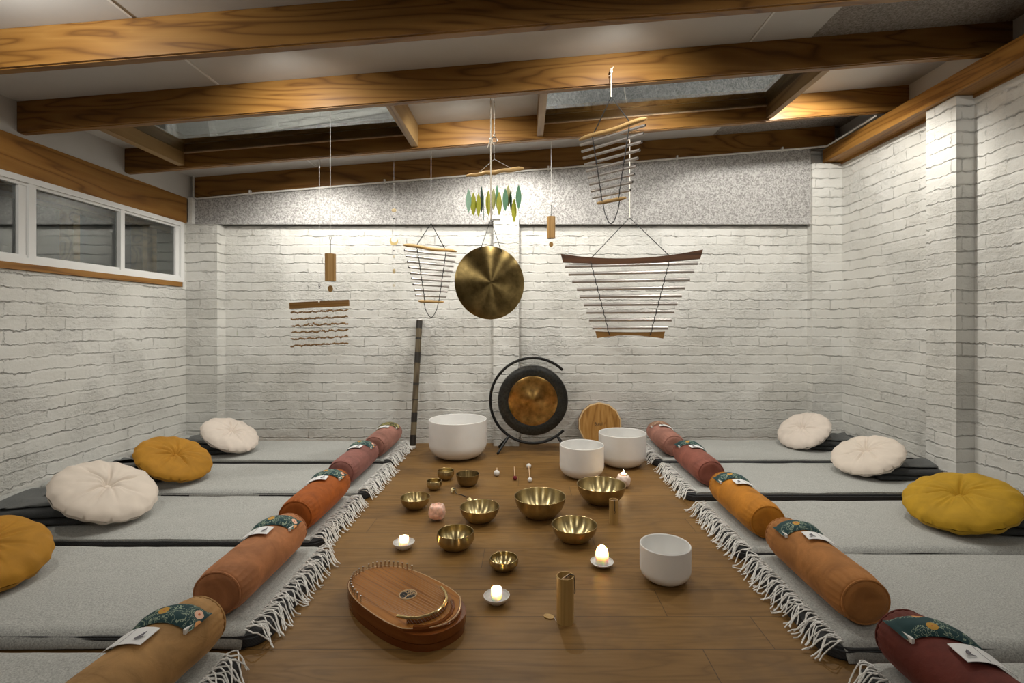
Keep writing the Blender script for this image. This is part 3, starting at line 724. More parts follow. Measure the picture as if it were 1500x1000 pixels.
def cushion(label, c, R, rot, mat, seed, group, th=.062, button=None):
    t = thing('round_cushion', label, 'cushion', c, rot, group)
    b = MB(); NR, NT = 26, 120
    def pt(i, k, sg):
        r = i/NR; a = 2*PI*k/NT
        prof = max(0, 1-r**3.4)**.5
        z = th*prof
        z -= th*.62*math.exp(-(r/.13)**2)
        pl = 0
        for q, (fq, ph) in enumerate(((11, seed), (17, seed*2.1), (7, seed*.7))):
            pl += math.sin(a*fq+ph+1.2*nz(r*2, fq, seed))/(q+1)
        env = (.35*math.exp(-((r-.25)/.22)**2)+.55*math.exp(-((r-.88)/.14)**2))
        z += .0066*pl*env
        # sharp folds
        for q in range(12):
            aq = seed*1.7+q*2*PI/12+.3*math.sin(q*5+seed)
            da = (a-aq+PI) % (2*PI)-PI
            z -= .013*math.exp(-(da*R*r/.007)**2)*math.exp(-((r-.40)/.30)**2)*(.6+.4*math.sin(q*3.3+seed))
        z += .006*nz(math.cos(a)*r*3, math.sin(a)*r*3, seed+sg)*prof
        rr = R*r*(1+.012*math.sin(a*19+seed)*r**4)*(1+.02*nz(math.cos(a), math.sin(a), seed))
        return Vector((rr*math.cos(a), rr*math.sin(a), sg*z))
    for sg in (1, -1):
        rings = [[b.b.verts.new(pt(0, 0, sg))]]+[[b.b.verts.new(pt(i, k, sg)) for k in range(NT)] for i in range(1, NR+1)]
        for A, B in zip(rings, rings[1:]):
            for k in range(NT):
                j = (k+1) % NT
                if len(A) == 1: b.b.faces.new((A[0], B[k], B[j]))
                else: b.b.faces.new((A[k], B[k], B[j], A[j]))
    bmesh.ops.remove_doubles(b.b, verts=b.b.verts, dist=.0004)
    b.build('cover', M[mat], t, flat_angle=70)
    MB().ball((0, 0, th*.42), .013, (1, 1, .5)).build('button', M[button or mat], t)
    return t
HB = TOP+.006
folded('dark charcoal folded blanket propping the pale cushion in the far left corner', -2.47, 3.86, HB, .18, -1, .40, .34)
folded('dark charcoal folded blanket under the ochre cushion on the left', -2.50, 3.21, HB, .12, -1, .42, .34)
folded('dark charcoal folded blanket beneath the large cream cushion on the left', -2.44, 2.57, HB, .10, -1, .50, .34)
folded('dark charcoal folded blanket propping the pale cushion in the far right corner', 2.44, 3.97, HB, -.28, 1, .36, .34)
folded('dark charcoal folded blanket under the second pale cushion from the back on the right', 2.44, 3.24, HB, -.06, 1, .42, .30)
folded('dark charcoal folded blanket peeking out right of the mustard cushion', 2.42, 2.46, HB, -.1, 1, .42, .36)
LC = 'round tufted cushions on the left mats'; RC = 'round tufted cushions on the right mats'
cushion('pale cream round cushion nearest the far left corner', (-2.235, 3.79, .195), .205, (.14, .52, 0), 'c_blush', 1.0, LC, .05)
cushion('ochre round velvet cushion between two pale ones on the left', (-2.19, 3.12, .198), .215, (.12, .52, 0), 'c_ochre', 2.3, LC, .05)
cushion('largest looking cream round cushion on the left middle mat', (-2.10, 2.50, .205), .225, (.10, .52, 0), 'c_cream', 4.1, LC, .054)
cushion('ochre round velvet cushion cut off by the left edge of the photo', (-2.06, 1.88, .175), .215, (.12, .38, 0), 'c_ochre', 5.5, LC, .06)
cushion('small looking pale round cushion in the far right corner', (2.225, 3.97, .19), .20, (.26, -.58, 0), 'c_blush', 6.2, RC, .05)
cushion('cream round cushion second from the back on the right', (2.25, 3.27, .18), .212, (.16, -.42, 0), 'c_cream', 7.7, RC, .05)
cushion('bright mustard round velvet cushion on the right', (2.13, 2.43, .178), .235, (.12, -.34, 0), 'c_mustard', 8.8, RC, .06)

# ------------------------------------------------------------------ bowls
def solve(xc, w_, yr, yb, k):
    Yb = FOC*CAMH/(yb-CY); Y0 = Yb/(1-k*w_/1460); R = w_/2*Y0/FOC; h = CAMH-(yr-CY)*Y0/FOC
    return (xc-CX)/FOC*Y0, Y0, R, h
def brass_bowl(label, xc, w_, yr, yb, shape='open', mat='brass', mati='brass_in'):
    x, Y, R, h = solve(xc, w_, yr, yb, .5)
    t = thing('singing_bowl', label, 'bowl', (x, Y, 0), (0, 0, random.uniform(0, 6)), 'brass singing bowls on the floor')
    th = max(.0025, R*.03)
    if shape == 'open': P = [(0, 0), (.30, 0), (.46, .045), (.62, .15), (.78, .33), (.89, .54), (.96, .77), (1, 1)]
    elif shape == 'round': P = [(0, 0), (.34, 0), (.56, .05), (.78, .2), (.94, .42), (1.01, .62), (1.0, .82), (.965, 1)]
    else: P = [(0, 0), (.42, 0), (.60, .05), (.76, .18), (.86, .38), (.93, .65), (1.0, 1)]
    # smooth the profile
    def cr(P, n=5):
        out = []
        for i in range(len(P)-1):
            p0, p1, p2, p3 = P[max(i-1, 0)], P[i], P[i+1], P[min(i+2, len(P)-1)]
            for q in range(n):
                s_ = q/n
                out.append(tuple(.5*((2*p1[a])+(-p0[a]+p2[a])*s_+(2*p0[a]-5*p1[a]+4*p2[a]-p3[a])*s_*s_+(-p0[a]+3*p1[a]-3*p2[a]+p3[a])*s_**3) for a in (0, 1)))
        return out+[P[-1]]
    Q = [(max(r, 0)*R, max(z, 0)*h) for r, z in cr(P)]
    MB().lathe(Q+[(Q[-1][0]-th*.5, h+th*.3)], 96).build('outer_wall', M[mat], t)
    I = [(max(r-th, 0), max(z, 0)*(h-th)/h+th) for r, z in Q]
    MB().lathe([(Q[-1][0]-th*.5, h+th*.3)]+I[::-1], 96).build('inner_wall', M[mati], t)
    return t
BW = (('tiny yellow brass bowl at the front left of the small group', 636, 22.4, 703.5, 718.7, 'round', 'brass_in', 'brass'),
      ('small engraved round brass bowl behind the tiny yellow one', 653, 24.5, 688.3, 704, 'round', 'brass', 'brass_in'),
      ('small dull bronze bowl with steep sides right of the engraved one', 685, 34, 693.5, 713.3, 'deep', 'brass_dark', 'brass_dark'),
      ('brass bowl at the far left beside the pink salt candle', 608.3, 43.2, 727.2, 748.5, 'open', 'brass', 'brass_in'),
      ('medium brass bowl right of the pink salt candle', 702.7, 58, 741, 769, 'open', 'brass', 'brass_in'),
      ('largest brass singing bowl in the centre', 791, 75.8, 725.9, 764, 'open', 'brass', 'brass_in'),
      ('wide brass bowl behind the standing bamboo chime', 880.6, 71.7, 708.5, 743, 'open', 'brass', 'brass_in'),
      ('brass bowl between the central bowl and the tall candle', 841.3, 66.7, 767.3, 799, 'open', 'brass', 'brass_in'),
      ('round bellied brass bowl with an inward rim, in front of the salt candle', 667.3, 54.5, 778, 809, 'round', 'brass', 'brass_in'),
      ('small brass bowl nearest the front, above the tea light', 738, 42, 816.5, 838, 'round', 'brass', 'brass_in'))
for a in BW: brass_bowl(*a)
def crystal(label, xc, w_, yr, yb, k=.62, h=None):
    x, Y, R, hh = solve(xc, w_, yr, yb, k); h = h or hh
    th = .0055; P = []
    rc = R*.60
    for q in range(13):
        a = q/12*PI/2
        P.append((R-rc+rc*math.sin(a), rc*.85*(1-math.cos(a))))
    P = [(0, 0)]+P+[(R, h*.7), (R, h)]
    I = [(max(r-th, 0), z+th if z < h*.7 else z) for r, z in P[:-1]]+[(R-th, h)]
    b = MB().lathe(P+[(R-th*.5, h+.003)]+I[::-1], 96)
    o = b.build('crystal_bowl', M['crystal'], None, loc=(x, Y, 0)); tag(o, label, 'bowl', 'white frosted crystal bowls'); return o
crystal('largest white frosted crystal bowl, left of the standing gong', 670.8, 84, 613.7, 676)
crystal('white frosted crystal bowl in front of the round drum, left of the pair', 852.2, 64.5, 651, 703.2)
crystal('white frosted crystal bowl in front of the round drum, right of the pair', 911.6, 68.8, 633.5, 687)
crystal('white frosted crystal bowl alone at the front right', 974.5, 73, 797, 860)

# ------------------------------------------------------------------ candles
def flame_light(parent, loc, watts):
    l = bpy.data.lights.new('candle_light', 'POINT'); l.energy = watts; l.color = (1, .62, .28); l.shadow_soft_size = .006
    o = bpy.data.objects.new('candle_light', l); C.objects.link(o); o.location = loc; o.parent = parent
def dish_candle(label, dlabel, xc, w_, yr, yb, cr_, ch, deep=True, dome=False, z_in=None):
    x, Y, R, h = solve(xc, w_, yr, yb, .5)
    h = max(h, .02)
    P = [(0, 0), (R*.45, 0), (R*.52, .003), (R*.8, h*.45), (R*.97, h*.85), (R, h), (R-.003, h+.001), (R*.92, h*.82), (R*.7, h*.5), (R*.4, h*.34+.004), (0, h*.32+.004)]
    d = MB().lathe(P, 48).build('candle_dish', M['ceramic'], None, loc=(x, Y, 0)); tag(d, dlabel, 'dish', 'white candle dishes')
    zb = h*.34+.0045
    t = thing('candle', label, 'candle', (x, Y, zb), (0, 0, 0), 'lit candles on white dishes')
    w2 = .0035; fl_ = ch*.5
    if dome: P = [(0, 0), (cr_, 0), (cr_, ch*.45), (cr_*.98, ch*.6), (cr_*.82, ch*.8), (cr_*.5, ch*.94), (cr_*.35, ch*.96), (cr_*.5-w2, ch*.88), (cr_*.82-w2, ch*.75), (cr_-w2, fl_), (0, fl_)]
    else: P = [(0, 0), (cr_, 0), (cr_, ch), (cr_-w2, ch), (cr_-w2, fl_), (0, fl_)]
    MB().lathe(P, 32).build('wax', M['wax'], t)
    MB().tube([(0, 0, fl_-.003), (.0008, 0, fl_+.006)], .0009, 5).build('wick', M['cord_black'], t)
    fz = fl_+.004
    MB().lathe([(0, 0), (.0028, .002), (.0042, .006), (.0034, .012), (.0015, .018), (0, .022)], 16, (0, 0, fz)).build('flame', M['flame'], t)
    flame_light(t, (0, 0, fz+.016), 1.9 if dome else 1.1)
dish_candle('small lit tea light at the left, in front of the salt candle', 'small white dish under the leftmost tea light', 591.5, 31.2, 793, 806.7, .0215, .040)
dish_candle('lit tea light at the front beside the wooden lyre', 'white bowl shaped dish holding the front tea light', 727.4, 38.4, 871, 888, .0195, .042)
dish_candle('tall domed lit candle on the right', 'shallow white dish under the tall domed candle', 881.8, 34, 821.5, 833, .0275, .078, dome=True)
def salt(label, xc, w_, yt, yb, lit):
    x, Y, R, h = solve(xc, w_, yt, yb, .5)
    t = thing('salt_candle_holder', label, 'candle holder', (x, Y, 0), (0, 0, 0), 'pink rock salt candle holders')
    b = MB(); bmesh.ops.create_icosphere(b.b, subdivisions=4, radius=1)
    for v in b.b.verts:
        n = v.co.normalized(); m_ = max(abs(n.x), abs(n.y), abs(n.z)); q = n*(.62+.38/m_*.72)
        d = 1+.10*nz(n.x*2.2+xc, n.y*2.2, n.z*2.2)+.03*nz(n.x*7, n.y*7, n.z*7+xc)
        v.co = Vector((q.x*R*.98*d, q.y*R*.98*d, h/2+q.z*h/2*d*1.02))
        r_ = math.hypot(v.co.x, v.co.y)
        if v.co.z > h*.8 and r_ < R*.45: v.co.z -= .012
        v.co.z = max(v.co.z, 0)
    b.build('salt_block', M['salt_pale' if lit else 'salt'], t, flat_angle=28)
    if lit:
        MB().lathe([(0, 0), (R*.4, 0), (R*.4, .012), (0, .012)], 24, (0, 0, h-.012)).build('tea_light', M['wax'], t)
        MB().lathe([(0, 0), (.0028, .002), (.0042, .006), (.0034, .012), (.0015, .018), (0, .022)], 16, (0, 0, h+.001)).build('flame', M['flame'], t)
        flame_light(t, (0, 0, h+.014), .45)
salt('pink rock salt candle holder between two brass bowls on the left', 640.3, 27.2, 736, 764, False)
salt('pale pink rock salt candle holder with a flame, behind the standing bamboo chime', 913.3, 22.5, 693, 715, True)

# ------------------------------------------------------------------ bamboo chimes
def hook(t, z, yb):
    bpy.context.view_layer.update()
    m = t.matrix_world.inverted(); p = t.matrix_world @ Vector((0, 0, z))
    MB().tube([m @ Vector((p.x, yb, p.z+.006)), m @ Vector((p.x, (p.y+yb)/2, p.z+.006)), m @ p, m @ (p+Vector((0, 0, -.004)))], .0022, 6).build('hook', M['steel'], t)
YBB, YCB = 2.853, 3.610
def koshi_body(t, H=.16, R=.031, mat='bamboo', hang=False):
    th = .003
    MB().lathe([(R-th, 0), (R, 0), (R, H), (R-th, H), (R-th, 0)], 48).build('bamboo_tube', M[mat], t)
    MB().lathe([(0, .02), (R-th, .02), (R-th, .024), (0, .024)], 24).build('base_plate', M[mat], t)
    MB().box((-R+th, -.0015, H-.02), (R-th, .0015, H-.003)).build('cross_bar', M['dowel_light'], t, False)
def floor_chime(label, xc, yb, H, R, disc, cordside):
    Yb = FOC*CAMH/(yb-CY); Y = Yb+R; x = (xc-CX)/FOC*Y
    t = thing('bamboo_chime', label, 'wind chime', (x, Y, 0), (0, 0, .9 if disc else .2), 'bamboo chimes standing on the floor')
    koshi_body(t, H, R)
    a = cordside
    ex, ey = math.cos(a)*R, math.sin(a)*R
    MB().tube([(0, 0, H-.008), (ex*.5, ey*.5, H+.004), (ex*1.02, ey*1.02, H+.001), (ex*1.08, ey*1.08, H-.02), (ex*1.10, ey*1.10, H-.05)], .0016, 6).tube(
        [(ex*1.10+.004*math.cos(k*PI/6), ey*1.10, H-.056+.006*math.sin(k*PI/6)) for k in range(12)], .0009, 5, True).build('cord', M['cord_black'], t)
    if disc:
        p = fl(804, 902, .004)
        o = MB().prism([(.019*math.cos(2*PI*k/28)*1.05, .0135*math.sin(2*PI*k/28)) for k in range(28)], 0, .003).build('striker_disc', M['bamboo'], t, False)
        o.matrix_parent_inverse = Matrix.Identity(4)
        lw = Matrix.Translation((x, Y, 0)) @ Matrix.Rotation(.9, 4, 'Z')
        o.matrix_local = lw.inverted() @ Matrix.Translation((p.x, p.y, .001)) @ Matrix.Rotation(-.5, 4, 'Z')
        a_ = lw.inverted() @ Vector((p.x+.018, p.y-.004, .003)); b_ = lw.inverted() @ Vector((x-R-.001, Y-.01, .003))
        MB().tube([a_, b_], .0007, 5).build('thread', M['thread'], t)
floor_chime('tall bamboo chime standing at the front with its wooden disc on the floor', 828, 917, .16, .0305, True, -.9)
floor_chime('smaller bamboo chime standing in front of the wide brass bowl', 899, 769, .125, .0235, False, -1.75)
def hang_chime(label, px, Y, ytop, ybot, ystr, H=.16, R=.031):
    z0 = at(px, ybot, Y).z; x = (px-CX)/FOC*Y; zs = zr((px-CX)/FOC*Y)+.03
    t = thing('bamboo_chime', label, 'wind chime', (x, Y, z0), (0, 0, 0), 'bamboo chimes hanging on threads')
    koshi_body(t, H, R, 'bamboo_hang')
    lo = .085
    MB().tube([(0, 0, H-.01), (0, 0, H+lo)], .0022, 6).build('cord', M['cord_black'], t)
    MB().tube([(.007*math.cos(k*PI/8), 0, H+lo+.008+.010*math.sin(k*PI/8)) for k in range(16)], .0011, 6, True).build('swivel_ring', M['steel'], t)
    MB().tube([(0, 0, H+lo+.016), (0, 0, zs-z0)], .0011, 5).build('thread', M['thread'], t)
    MB().tube([(0, 0, .02), (0, 0, -.022)], .0006, 4).build('wind_thread', M['thread'], t)
    P = []
    for k in range(24):
        a = 2*PI*k/24; r = .0165*(1-.25*math.sin(a)); P.append((r*math.cos(a)*.9, -.040+r*math.sin(a)*1.15))
    MB().prism_y(P, -.0015, .0015).build('wind_disc', M['bamboo_hang'], t, False)
    return t
hook(hang_chime('bamboo chime hanging on a long thread left, above the seed pod curtain', 484, 2.93, 371.6, 411.6, 150), zr(-1.14)+.03-at(0, 411.6, 2.93).z, YBB)
hook(hang_chime('small looking bamboo chime hanging right of the brass gong', 807.3, 3.68, 317, 349, 205), zr(.198)+.03-at(0, 349, 3.68).z, YCB)

# ------------------------------------------------------------------ metal bar chimes
def bar_chime(label, root, yaw, top_len, lens, z_top, z_first, dz, z_bot, bot_len, tube_r, apex, rope_top, style, group=None, loop=None, knots=True, cordw=(.28, .28)):
    # local x runs along the bars, z heights are absolute minus the root height
    x, y, z = root
    t = thing('tube_chime', label, 'wind chime', root, (0, 0, yaw), group)
    r0 = z
    if style == 'dowel':
        n = 14; P = []; Rr = []
        for q in range(n+1):
            s_ = q/n; P.append((-top_len/2+top_len*s_, 0, z_top-r0+.004*math.sin(s_*9))); Rr.append(.0135*(1-.25*abs(2*s_-1)**6) if 0 < q < n else .006)
        MB().tube(P, Rr, 12).build('top_bar', M['dowel'], t)
        P = [(-bot_len/2+bot_len*q/8, 0, z_bot-r0) for q in range(9)]; Rr = [.006]+[.0105]*7+[.006]
        MB().tube(P, Rr, 12).build('bottom_bar', M['dowel'], t)
    else:
        h = top_len/2; P = []
        for q in range(25):
            s_ = -1+2*q/24; P.append((h*s_, z_top-r0+.005+.048*abs(s_)**2))
        for q in range(25):
            s_ = 1-2*q/24; P.append((h*.965*s_, z_top-r0-.034+.030*abs(s_)**2*.75))
        MB().prism_y(P, -.014, .014).build('top_bar', M['walnut'], t, flat_angle=25)
        h = bot_len/2; P = []
        for q in range(17):
            s_ = -1+2*q/16; P.append((h*s_, z_bot-r0+.02+.006*abs(s_)**2))
        for q in range(17):
            s_ = 1-2*q/16; P.append((h*.95*s_, z_bot-r0-.004-.022*abs(s_)**2))
        MB().prism_y(P, -.012, .012).build('bottom_bar', M['cherry'], t, flat_angle=25)
    for k, ln in enumerate(lens):
        zz = z_first-r0-k*dz
        b = MB().tube([(-ln/2, 0, zz), (ln/2, 0, zz)], tube_r, 14, cap=False)
        b.tube([(-ln/2, 0, zz), (ln/2, 0, zz)], tube_r*.8, 14, cap=False)
        # ring faces at both ends
        tb = b.build('tube', M['tube'], t)
        bo = MB()
        for s_ in (-1, 1):
            for (d,) in ((.004,),):
                vs = [bo.b.verts.new((s_*(ln/2-d), tube_r*.8*math.cos(a*PI/6), zz+tube_r*.8*math.sin(a*PI/6))) for a in range(12)]; bo.b.faces.new(vs)
        bo.build('bore', M['hole'], tb, False)
    cb = MB()
    for s_ in (-1, 1):
        P = [(s_*top_len*cordw[0], -tube_r*.9, z_top-r0-.01)]
        for k, ln in enumerate(lens):
            f_ = (k+1)/(len(lens)+1); xx = s_*(top_len*cordw[0]*(1-f_)+bot_len*cordw[1]*f_)
            P.append((xx, -tube_r*1.25, z_first-r0-k*dz+tube_r)); P.append((xx, tube_r*.2 if False else -tube_r*1.25, z_first-r0-k*dz-tube_r))
        P.append((s_*bot_len*cordw[1], -tube_r, z_bot-r0))
        cb.tube(P, .0030, 5)
    cb.build('bar_cord', M['cord_black'], t)
    hg = MB(); ax = top_len*cordw[0]*1.02
    hg.tube([(-ax, 0, z_top-r0), (0, 0, apex-r0), (ax, 0, z_top-r0)], .0036, 6)
    if loop:
        lx = bot_len*.3; MB().tube([(-lx, 0, z_bot-r0), (-lx*.75, 0, (z_bot*.5+loop*.5)-r0), (-lx*.3, 0, loop-r0+.012), (0, 0, loop-r0), (lx*.3, 0, loop-r0+.012), (lx*.75, 0, (z_bot*.5+loop*.5)-r0), (lx, 0, z_bot-r0)], .0026, 6).build('loop_cord', M['cord_black'], t)
    hg.build('hanging_cord', M['cord_black'], t)
    rp = MB(); rp.tube([(0, 0, apex-r0-.002), (0, 0, rope_top-r0)], .0036 if knots else .0012, 7)
    if knots:
        rp.ball((0, 0, rope_top-r0-.02), .009).tube([(0, 0, rope_top-r0-.02), (.014, 0, rope_top-r0+.004)], .002, 5).tube([(0, 0, rope_top-r0-.03), (-.014, 0, rope_top-r0-.04)], .002, 5)
    rp.build('rope', M['cord_white'] if knots else M['thread'], t)
    return t
G = 'hanging tube chimes with dowel bars'
n9 = lambda a, b: [a+(b-a)*k/8 for k in range(9)]
bar_chime('silver tube chime with pale dowels hanging highest, from the near skylight rafter', (.486, 2.785, 2.13), -.76, .445, n9(.43, .25), 2.125, 2.093, .0408, 1.73, .19, .0080, 2.31, 2.47, 'dowel', G, 1.60)
hook(bar_chime('small silver tube chime with pale dowels left of the hanging brass gong', (-.684, 3.66, 1.60), .80, .465, n9(.45, .265), 1.592, 1.556, .0391, 1.203, .22, .0084, 1.777, zr(-.684)+.01, 'dowel', G, 1.085, knots=False), zr(-.684)+.01-1.60, YCB)
big = [.955, .90, .845, .775, .733, .670, .631, .593, .545]
hook(bar_chime('large silver tube chime with curved dark brown bars on the right', (.775, 3.665, 1.53), -.22, 1.02, big, 1.515, 1.473, .0578, .958, .50, .0132, 1.82, zr(.775)+.01, 'curved', None, None, True, (.285, .29)), zr(.775)+.01-1.53, YCB)

# ------------------------------------------------------------------ hanging brass gong
gx, gy = -.198, 2.95
t = thing('hanging_gong', 'flat brass gong hanging on black cord from a white rope', 'gong', (gx, gy, 1.285), (0, 0, .40))
R = .2175
prof = [(0, .006), (.02, .0058), (.08, .004), (.16, .0), (.20, -.004), (R, -.010), (R, -.0125), (.2, -.0065), (.16, -.003), (.08, .001), (0, .003)]
o = MB().lathe(prof, 128).build('gong_disc', M['gong'], t); o.rotation_euler = (PI/2, 0, 0)
MB().tube([(-.07, .0, .19), (-.058, 0, .21), (0, 0, .375), (.058, 0, .21), (.07, 0, .185)], .0022, 6).build('hanging_cord', M['cord_black'], t)
MB().tube([(0, 0, .372), (0, 0, zr(gx)-1.285+.02)], .0040, 8).ball((0, 0, .845), .011).tube([(0, 0, .85), (-.012, 0, .82), (-.022, 0, .795)], .003, 5).tube([(0, 0, .85), (.012, 0, .83), (.02, 0, .815)], .003, 5).build('rope', M['cord_white'], t)

hook(t, zr(gx)-1.285+.02, YBB)

# ------------------------------------------------------------------ glass leaf chime
ly = 2.985; sc_ = ly/FOC
lx0 = (724-CX)*sc_
t = thing('glass_leaf_chime', 'driftwood chime with green and yellow glass leaves above the brass gong', 'wind chime', (lx0, ly, 1.95), (0, 0, 0))
def lp(px, py): return ((px-CX)*sc_-lx0, (CY-py)*sc_+CAMH-1.95)
P = []; Rr = []
for q in range(13):
    s_ = q/12; a, z_ = lp(683+84*s_, 257.5-11*s_); P.append((a, .004*math.sin(q*1.3), z_+.003*math.sin(q*1.9))); Rr.append([.006, .010, .011, .010, .011, .013, .014, .011, .012, .013, .014, .013, .008][q])
MB().tube(P, Rr, 10).build('driftwood_bar', M['dowel'], t)
th_ = MB(); a0, z0_ = lp(724, 205); aR, zR = lp(750, 247); aL, zL = lp(700, 254)
th_.tube([(a0, 0, z0_-.012), (0, 0, lp(724, 233)[1])], .0008, 4).tube([(0, 0, lp(724, 233)[1]), (aR, 0, zR)], .0010, 4).tube([(0, 0, lp(724, 233)[1]), (aL, 0, zL)], .0008, 4)
th_.build('bar_thread', M['thread'], t)
rp = MB().tube([(0, 0, z0_+.02), (0, 0, zr(lx0)-1.95+.02)], .0028, 6)
for q in range(6): rp.ball((0, 0, z0_+.05+q*.025), .0045)
rp.build('rope', M['cord_white'], t)
hook(t, zr(lx0)-1.95+.02, YBB)
MB().tube([(.0165*math.cos(k*PI/12), 0, z0_+.0165*math.sin(k*PI/12)) for k in range(24)], .0028, 8, True).tube([(0, 0, z0_+.016), (-.006, 0, z0_+.03), (0, 0, z0_+.045), (.006, 0, z0_+.03), (0, 0, z0_+.016)], .0018, 6).build('steel_ring', M['steel'], t)
leaves = [(80, 655, 820, 36, 'leaf_green'), (110, 672, 835, 34, 'leaf_yellow'), (147, 680, 845, 32, 'leaf_yellow'), (168, 630, 810, 14, 'leaf_dark'), (184, 700, 870, 4, 'leaf_dark'),
          (218, 665, 840, 34, 'leaf_yellow'), (239, 720, 870, 8, 'leaf_dark'), (252, 645, 800, 24, 'leaf_pale'), (276, 620, 780, 20, 'leaf_green'), (292, 672, 835, 32, 'leaf_yellow'),
          (335, 650, 810, 36, 'leaf_green'), (354, 620, 770, 28, 'leaf_pale'), (373, 650, 800, 14, 'leaf_dark'), (395, 715, 880, 32, 'leaf_yellow'), (427, 625, 795, 36, 'leaf_green')]
lt = MB()
for i, (lx, ya, yb_, lw, lm) in enumerate(leaves):
    cxp = 670+lx/4.764; a, zt_ = lp(cxp, 140+ya/4.764); _, zb_ = lp(cxp, 140+yb_/4.764)
    yo = [-.012, .01, 0, .014, -.006][i % 5]
    hl = (zt_-zb_)/2; hw = .0178; th2 = math.acos(min(1, lw/38)); P = []
    for k in range(12): s_ = k/12; P.append((hw*math.sin(PI*s_)**.85, hl-2*hl*s_))
    P += [(-hw*math.sin(PI*(1-k/12))**.85 if 0 < k < 12 else 0, -hl+2*hl*k/12) for k in range(12)]
    o = MB().prism_y(P, -.0016, .0016).build('glass_leaf', M[lm], t, False)
    o.location = (a, yo, (zt_+zb_)/2); o.rotation_euler = (0, 0, th2*(1 if i % 2 else -1))
    lt.tube([(a, yo, zt_), (a, 0, lp(cxp, 256-11*(cxp-683)/84)[1])], .0006, 4)
lt.build('leaf_thread', M['thread'], t)

# ------------------------------------------------------------------ seed pod curtain
sy = 3.66; s2 = sy/FOC; sx0 = (468-CX)*s2; sz0 = at(468, 446, sy).z
t = thing('seed_curtain', 'brown wooden bar with six rows of small seed pods hanging on the left', 'wind chime', (sx0, sy, sz0), (0, 0, 0))
o = MB().box((-.218, -.008, -.021), (.218, .008, .026), .002).build('wooden_bar', M['cherry'], t); o.rotation_euler = (0, math.radians(-2.9), 0)
rnd = random.Random(5)
for r in range(6):
    b = MB(); zb = -.050-r*.0485
    for i in range(44):
        xx = -.205+.41*i/43; zz = zb+xx*.05*1.0+.0035*math.sin(i*.9+r*2)+rnd.uniform(-.003, .003)
        if r == 2 and 13 <= i <= 17: zz += .012*(1 if i % 2 else 0)
        b.ball((xx, rnd.uniform(-.003, .003), zz), .0082, (rnd.uniform(.8, 1.2), .8, rnd.uniform(.55, .95)), 6, Matrix.Rotation(rnd.uniform(-1, 1), 4, 'Y'))
    o = b.build('pod_row', M['seed'], t)
b = MB()
for i in range(22):
    xx = -.205+.41*i/21; b.tube([(xx, 0, -.02), (xx+rnd.uniform(-.002, .002), 0, -.29+xx*.05)], .0004, 3)
b.build('thread', M['thread'], t)
zc0 = at(468, 420, sy).z-sz0
b = MB().tube([(0, 0, .026), (0, 0, zc0-.005)], .0007, 4).tube([(0, 0, zc0+.02), (0, 0, zr(sx0)+.01-sz0)], .0012, 4); b.build('hanging_thread', M['thread'], t)
MB().tube([(.007*math.cos(k*PI/8), 0, zc0+.012+.010*math.sin(k*PI/8)) for k in range(16)], .0014, 6, True).tube([(.005*math.cos(k*PI/8), 0, zc0-.006+.008*math.sin(k*PI/8)) for k in range(16)], .0014, 6, True).ball((0, 0, zc0+.003), .004).build('swivel_hook', M['black_metal'], t)
hook(t, zr(sx0)+.01-sz0, YCB)
MB().ball((0, -.009, .020), .006).build('knot', M['cord_white'], t)

# ------------------------------------------------------------------ moon mobile
my = 3.66; s3 = my/FOC; mx0 = (577-CX)*s3; mz = at(577, 353, my).z
t = thing('moon_mobile', 'delicate gold moon mobile hanging on a fine thread', 'mobile', (mx0, my, mz), (0, 0, 0))
def mzf(py): return (353-py)*s3
MB().tube([(0, 0, zr(mx0)+.01-mz), (0, 0, mzf(418))], .0006, 4).build('thread', M['thread'], t)
P = []
for k in range(21): a = -.9+(-2*PI+1.8)*k/20+1.3; P.append((.031*math.cos(a), .031*math.sin(a)))
a1 = -.9+1.3; 
for k in range(21): a = -.9+(-2*PI+1.8)*(20-k)/20+1.3; P.append((.012*math.cos(1.3)+.0235*math.cos(a), .012*math.sin(1.3)+.0235*math.sin(a)))
MB().prism_y(P, -.0015, .0015).build('crescent_moon', M['gold'], t, False)
MB().ball((0, 0, mzf(308)), .018, (1, .15, .8)).build('amber_disc', M['shell'], t)
MB().ball((0, 0, mzf(397)), .014, (.8, .2, 1.25)).build('shell_drop', M['shell'], t)
b = MB().ball((0, 0, mzf(320)), .006).ball((0, 0, mzf(367)), .005)
b.build('dark_bead', M['hole'], t)
MB().ball((0, 0, mzf(376)), .006, (.6, .6, 2)).ball((0, 0, mzf(418)), .006, (.5, .5, 2)).build('gold_bead', M['gold'], t)

hook(t, zr(mx0)+.01-mz, YCB)

# ------------------------------------------------------------------ standing gong
gc = at(780.6, 586.4, 4.07)
t = thing('standing_gong', 'black rimmed bronze gong on a round black steel stand', 'gong', (gc.x, gc.y, 0), (0, 0, 0))
zc_ = gc.z; rs = 62.4/FOC*4.07
def arc(a0, a1, r, n=48): return [(r*math.cos(math.radians(a0+(a1-a0)*k/n)), 0, zc_+r*math.sin(math.radians(a0+(a1-a0)*k/n))) for k in range(n+1)]
MB().tube(arc(46, 316, rs), .0115, 10).build('stand_ring', M['black_metal'], t)
for sx in (-1, 1):
    bx = sx*rs*.56; bz = zc_-rs*.83
    for sy_ in (-1, 1):
        MB().tube([(bx, 0, bz), (bx+sx*.085, sy_*.105 if sy_ < 0 else .10, .010)], .0095, 8).ball((bx+sx*.085, sy_*.105 if sy_ < 0 else .10, .0105), .0105).build('foot', M['black_metal'], t)
RG = 51.5/FOC*4.07
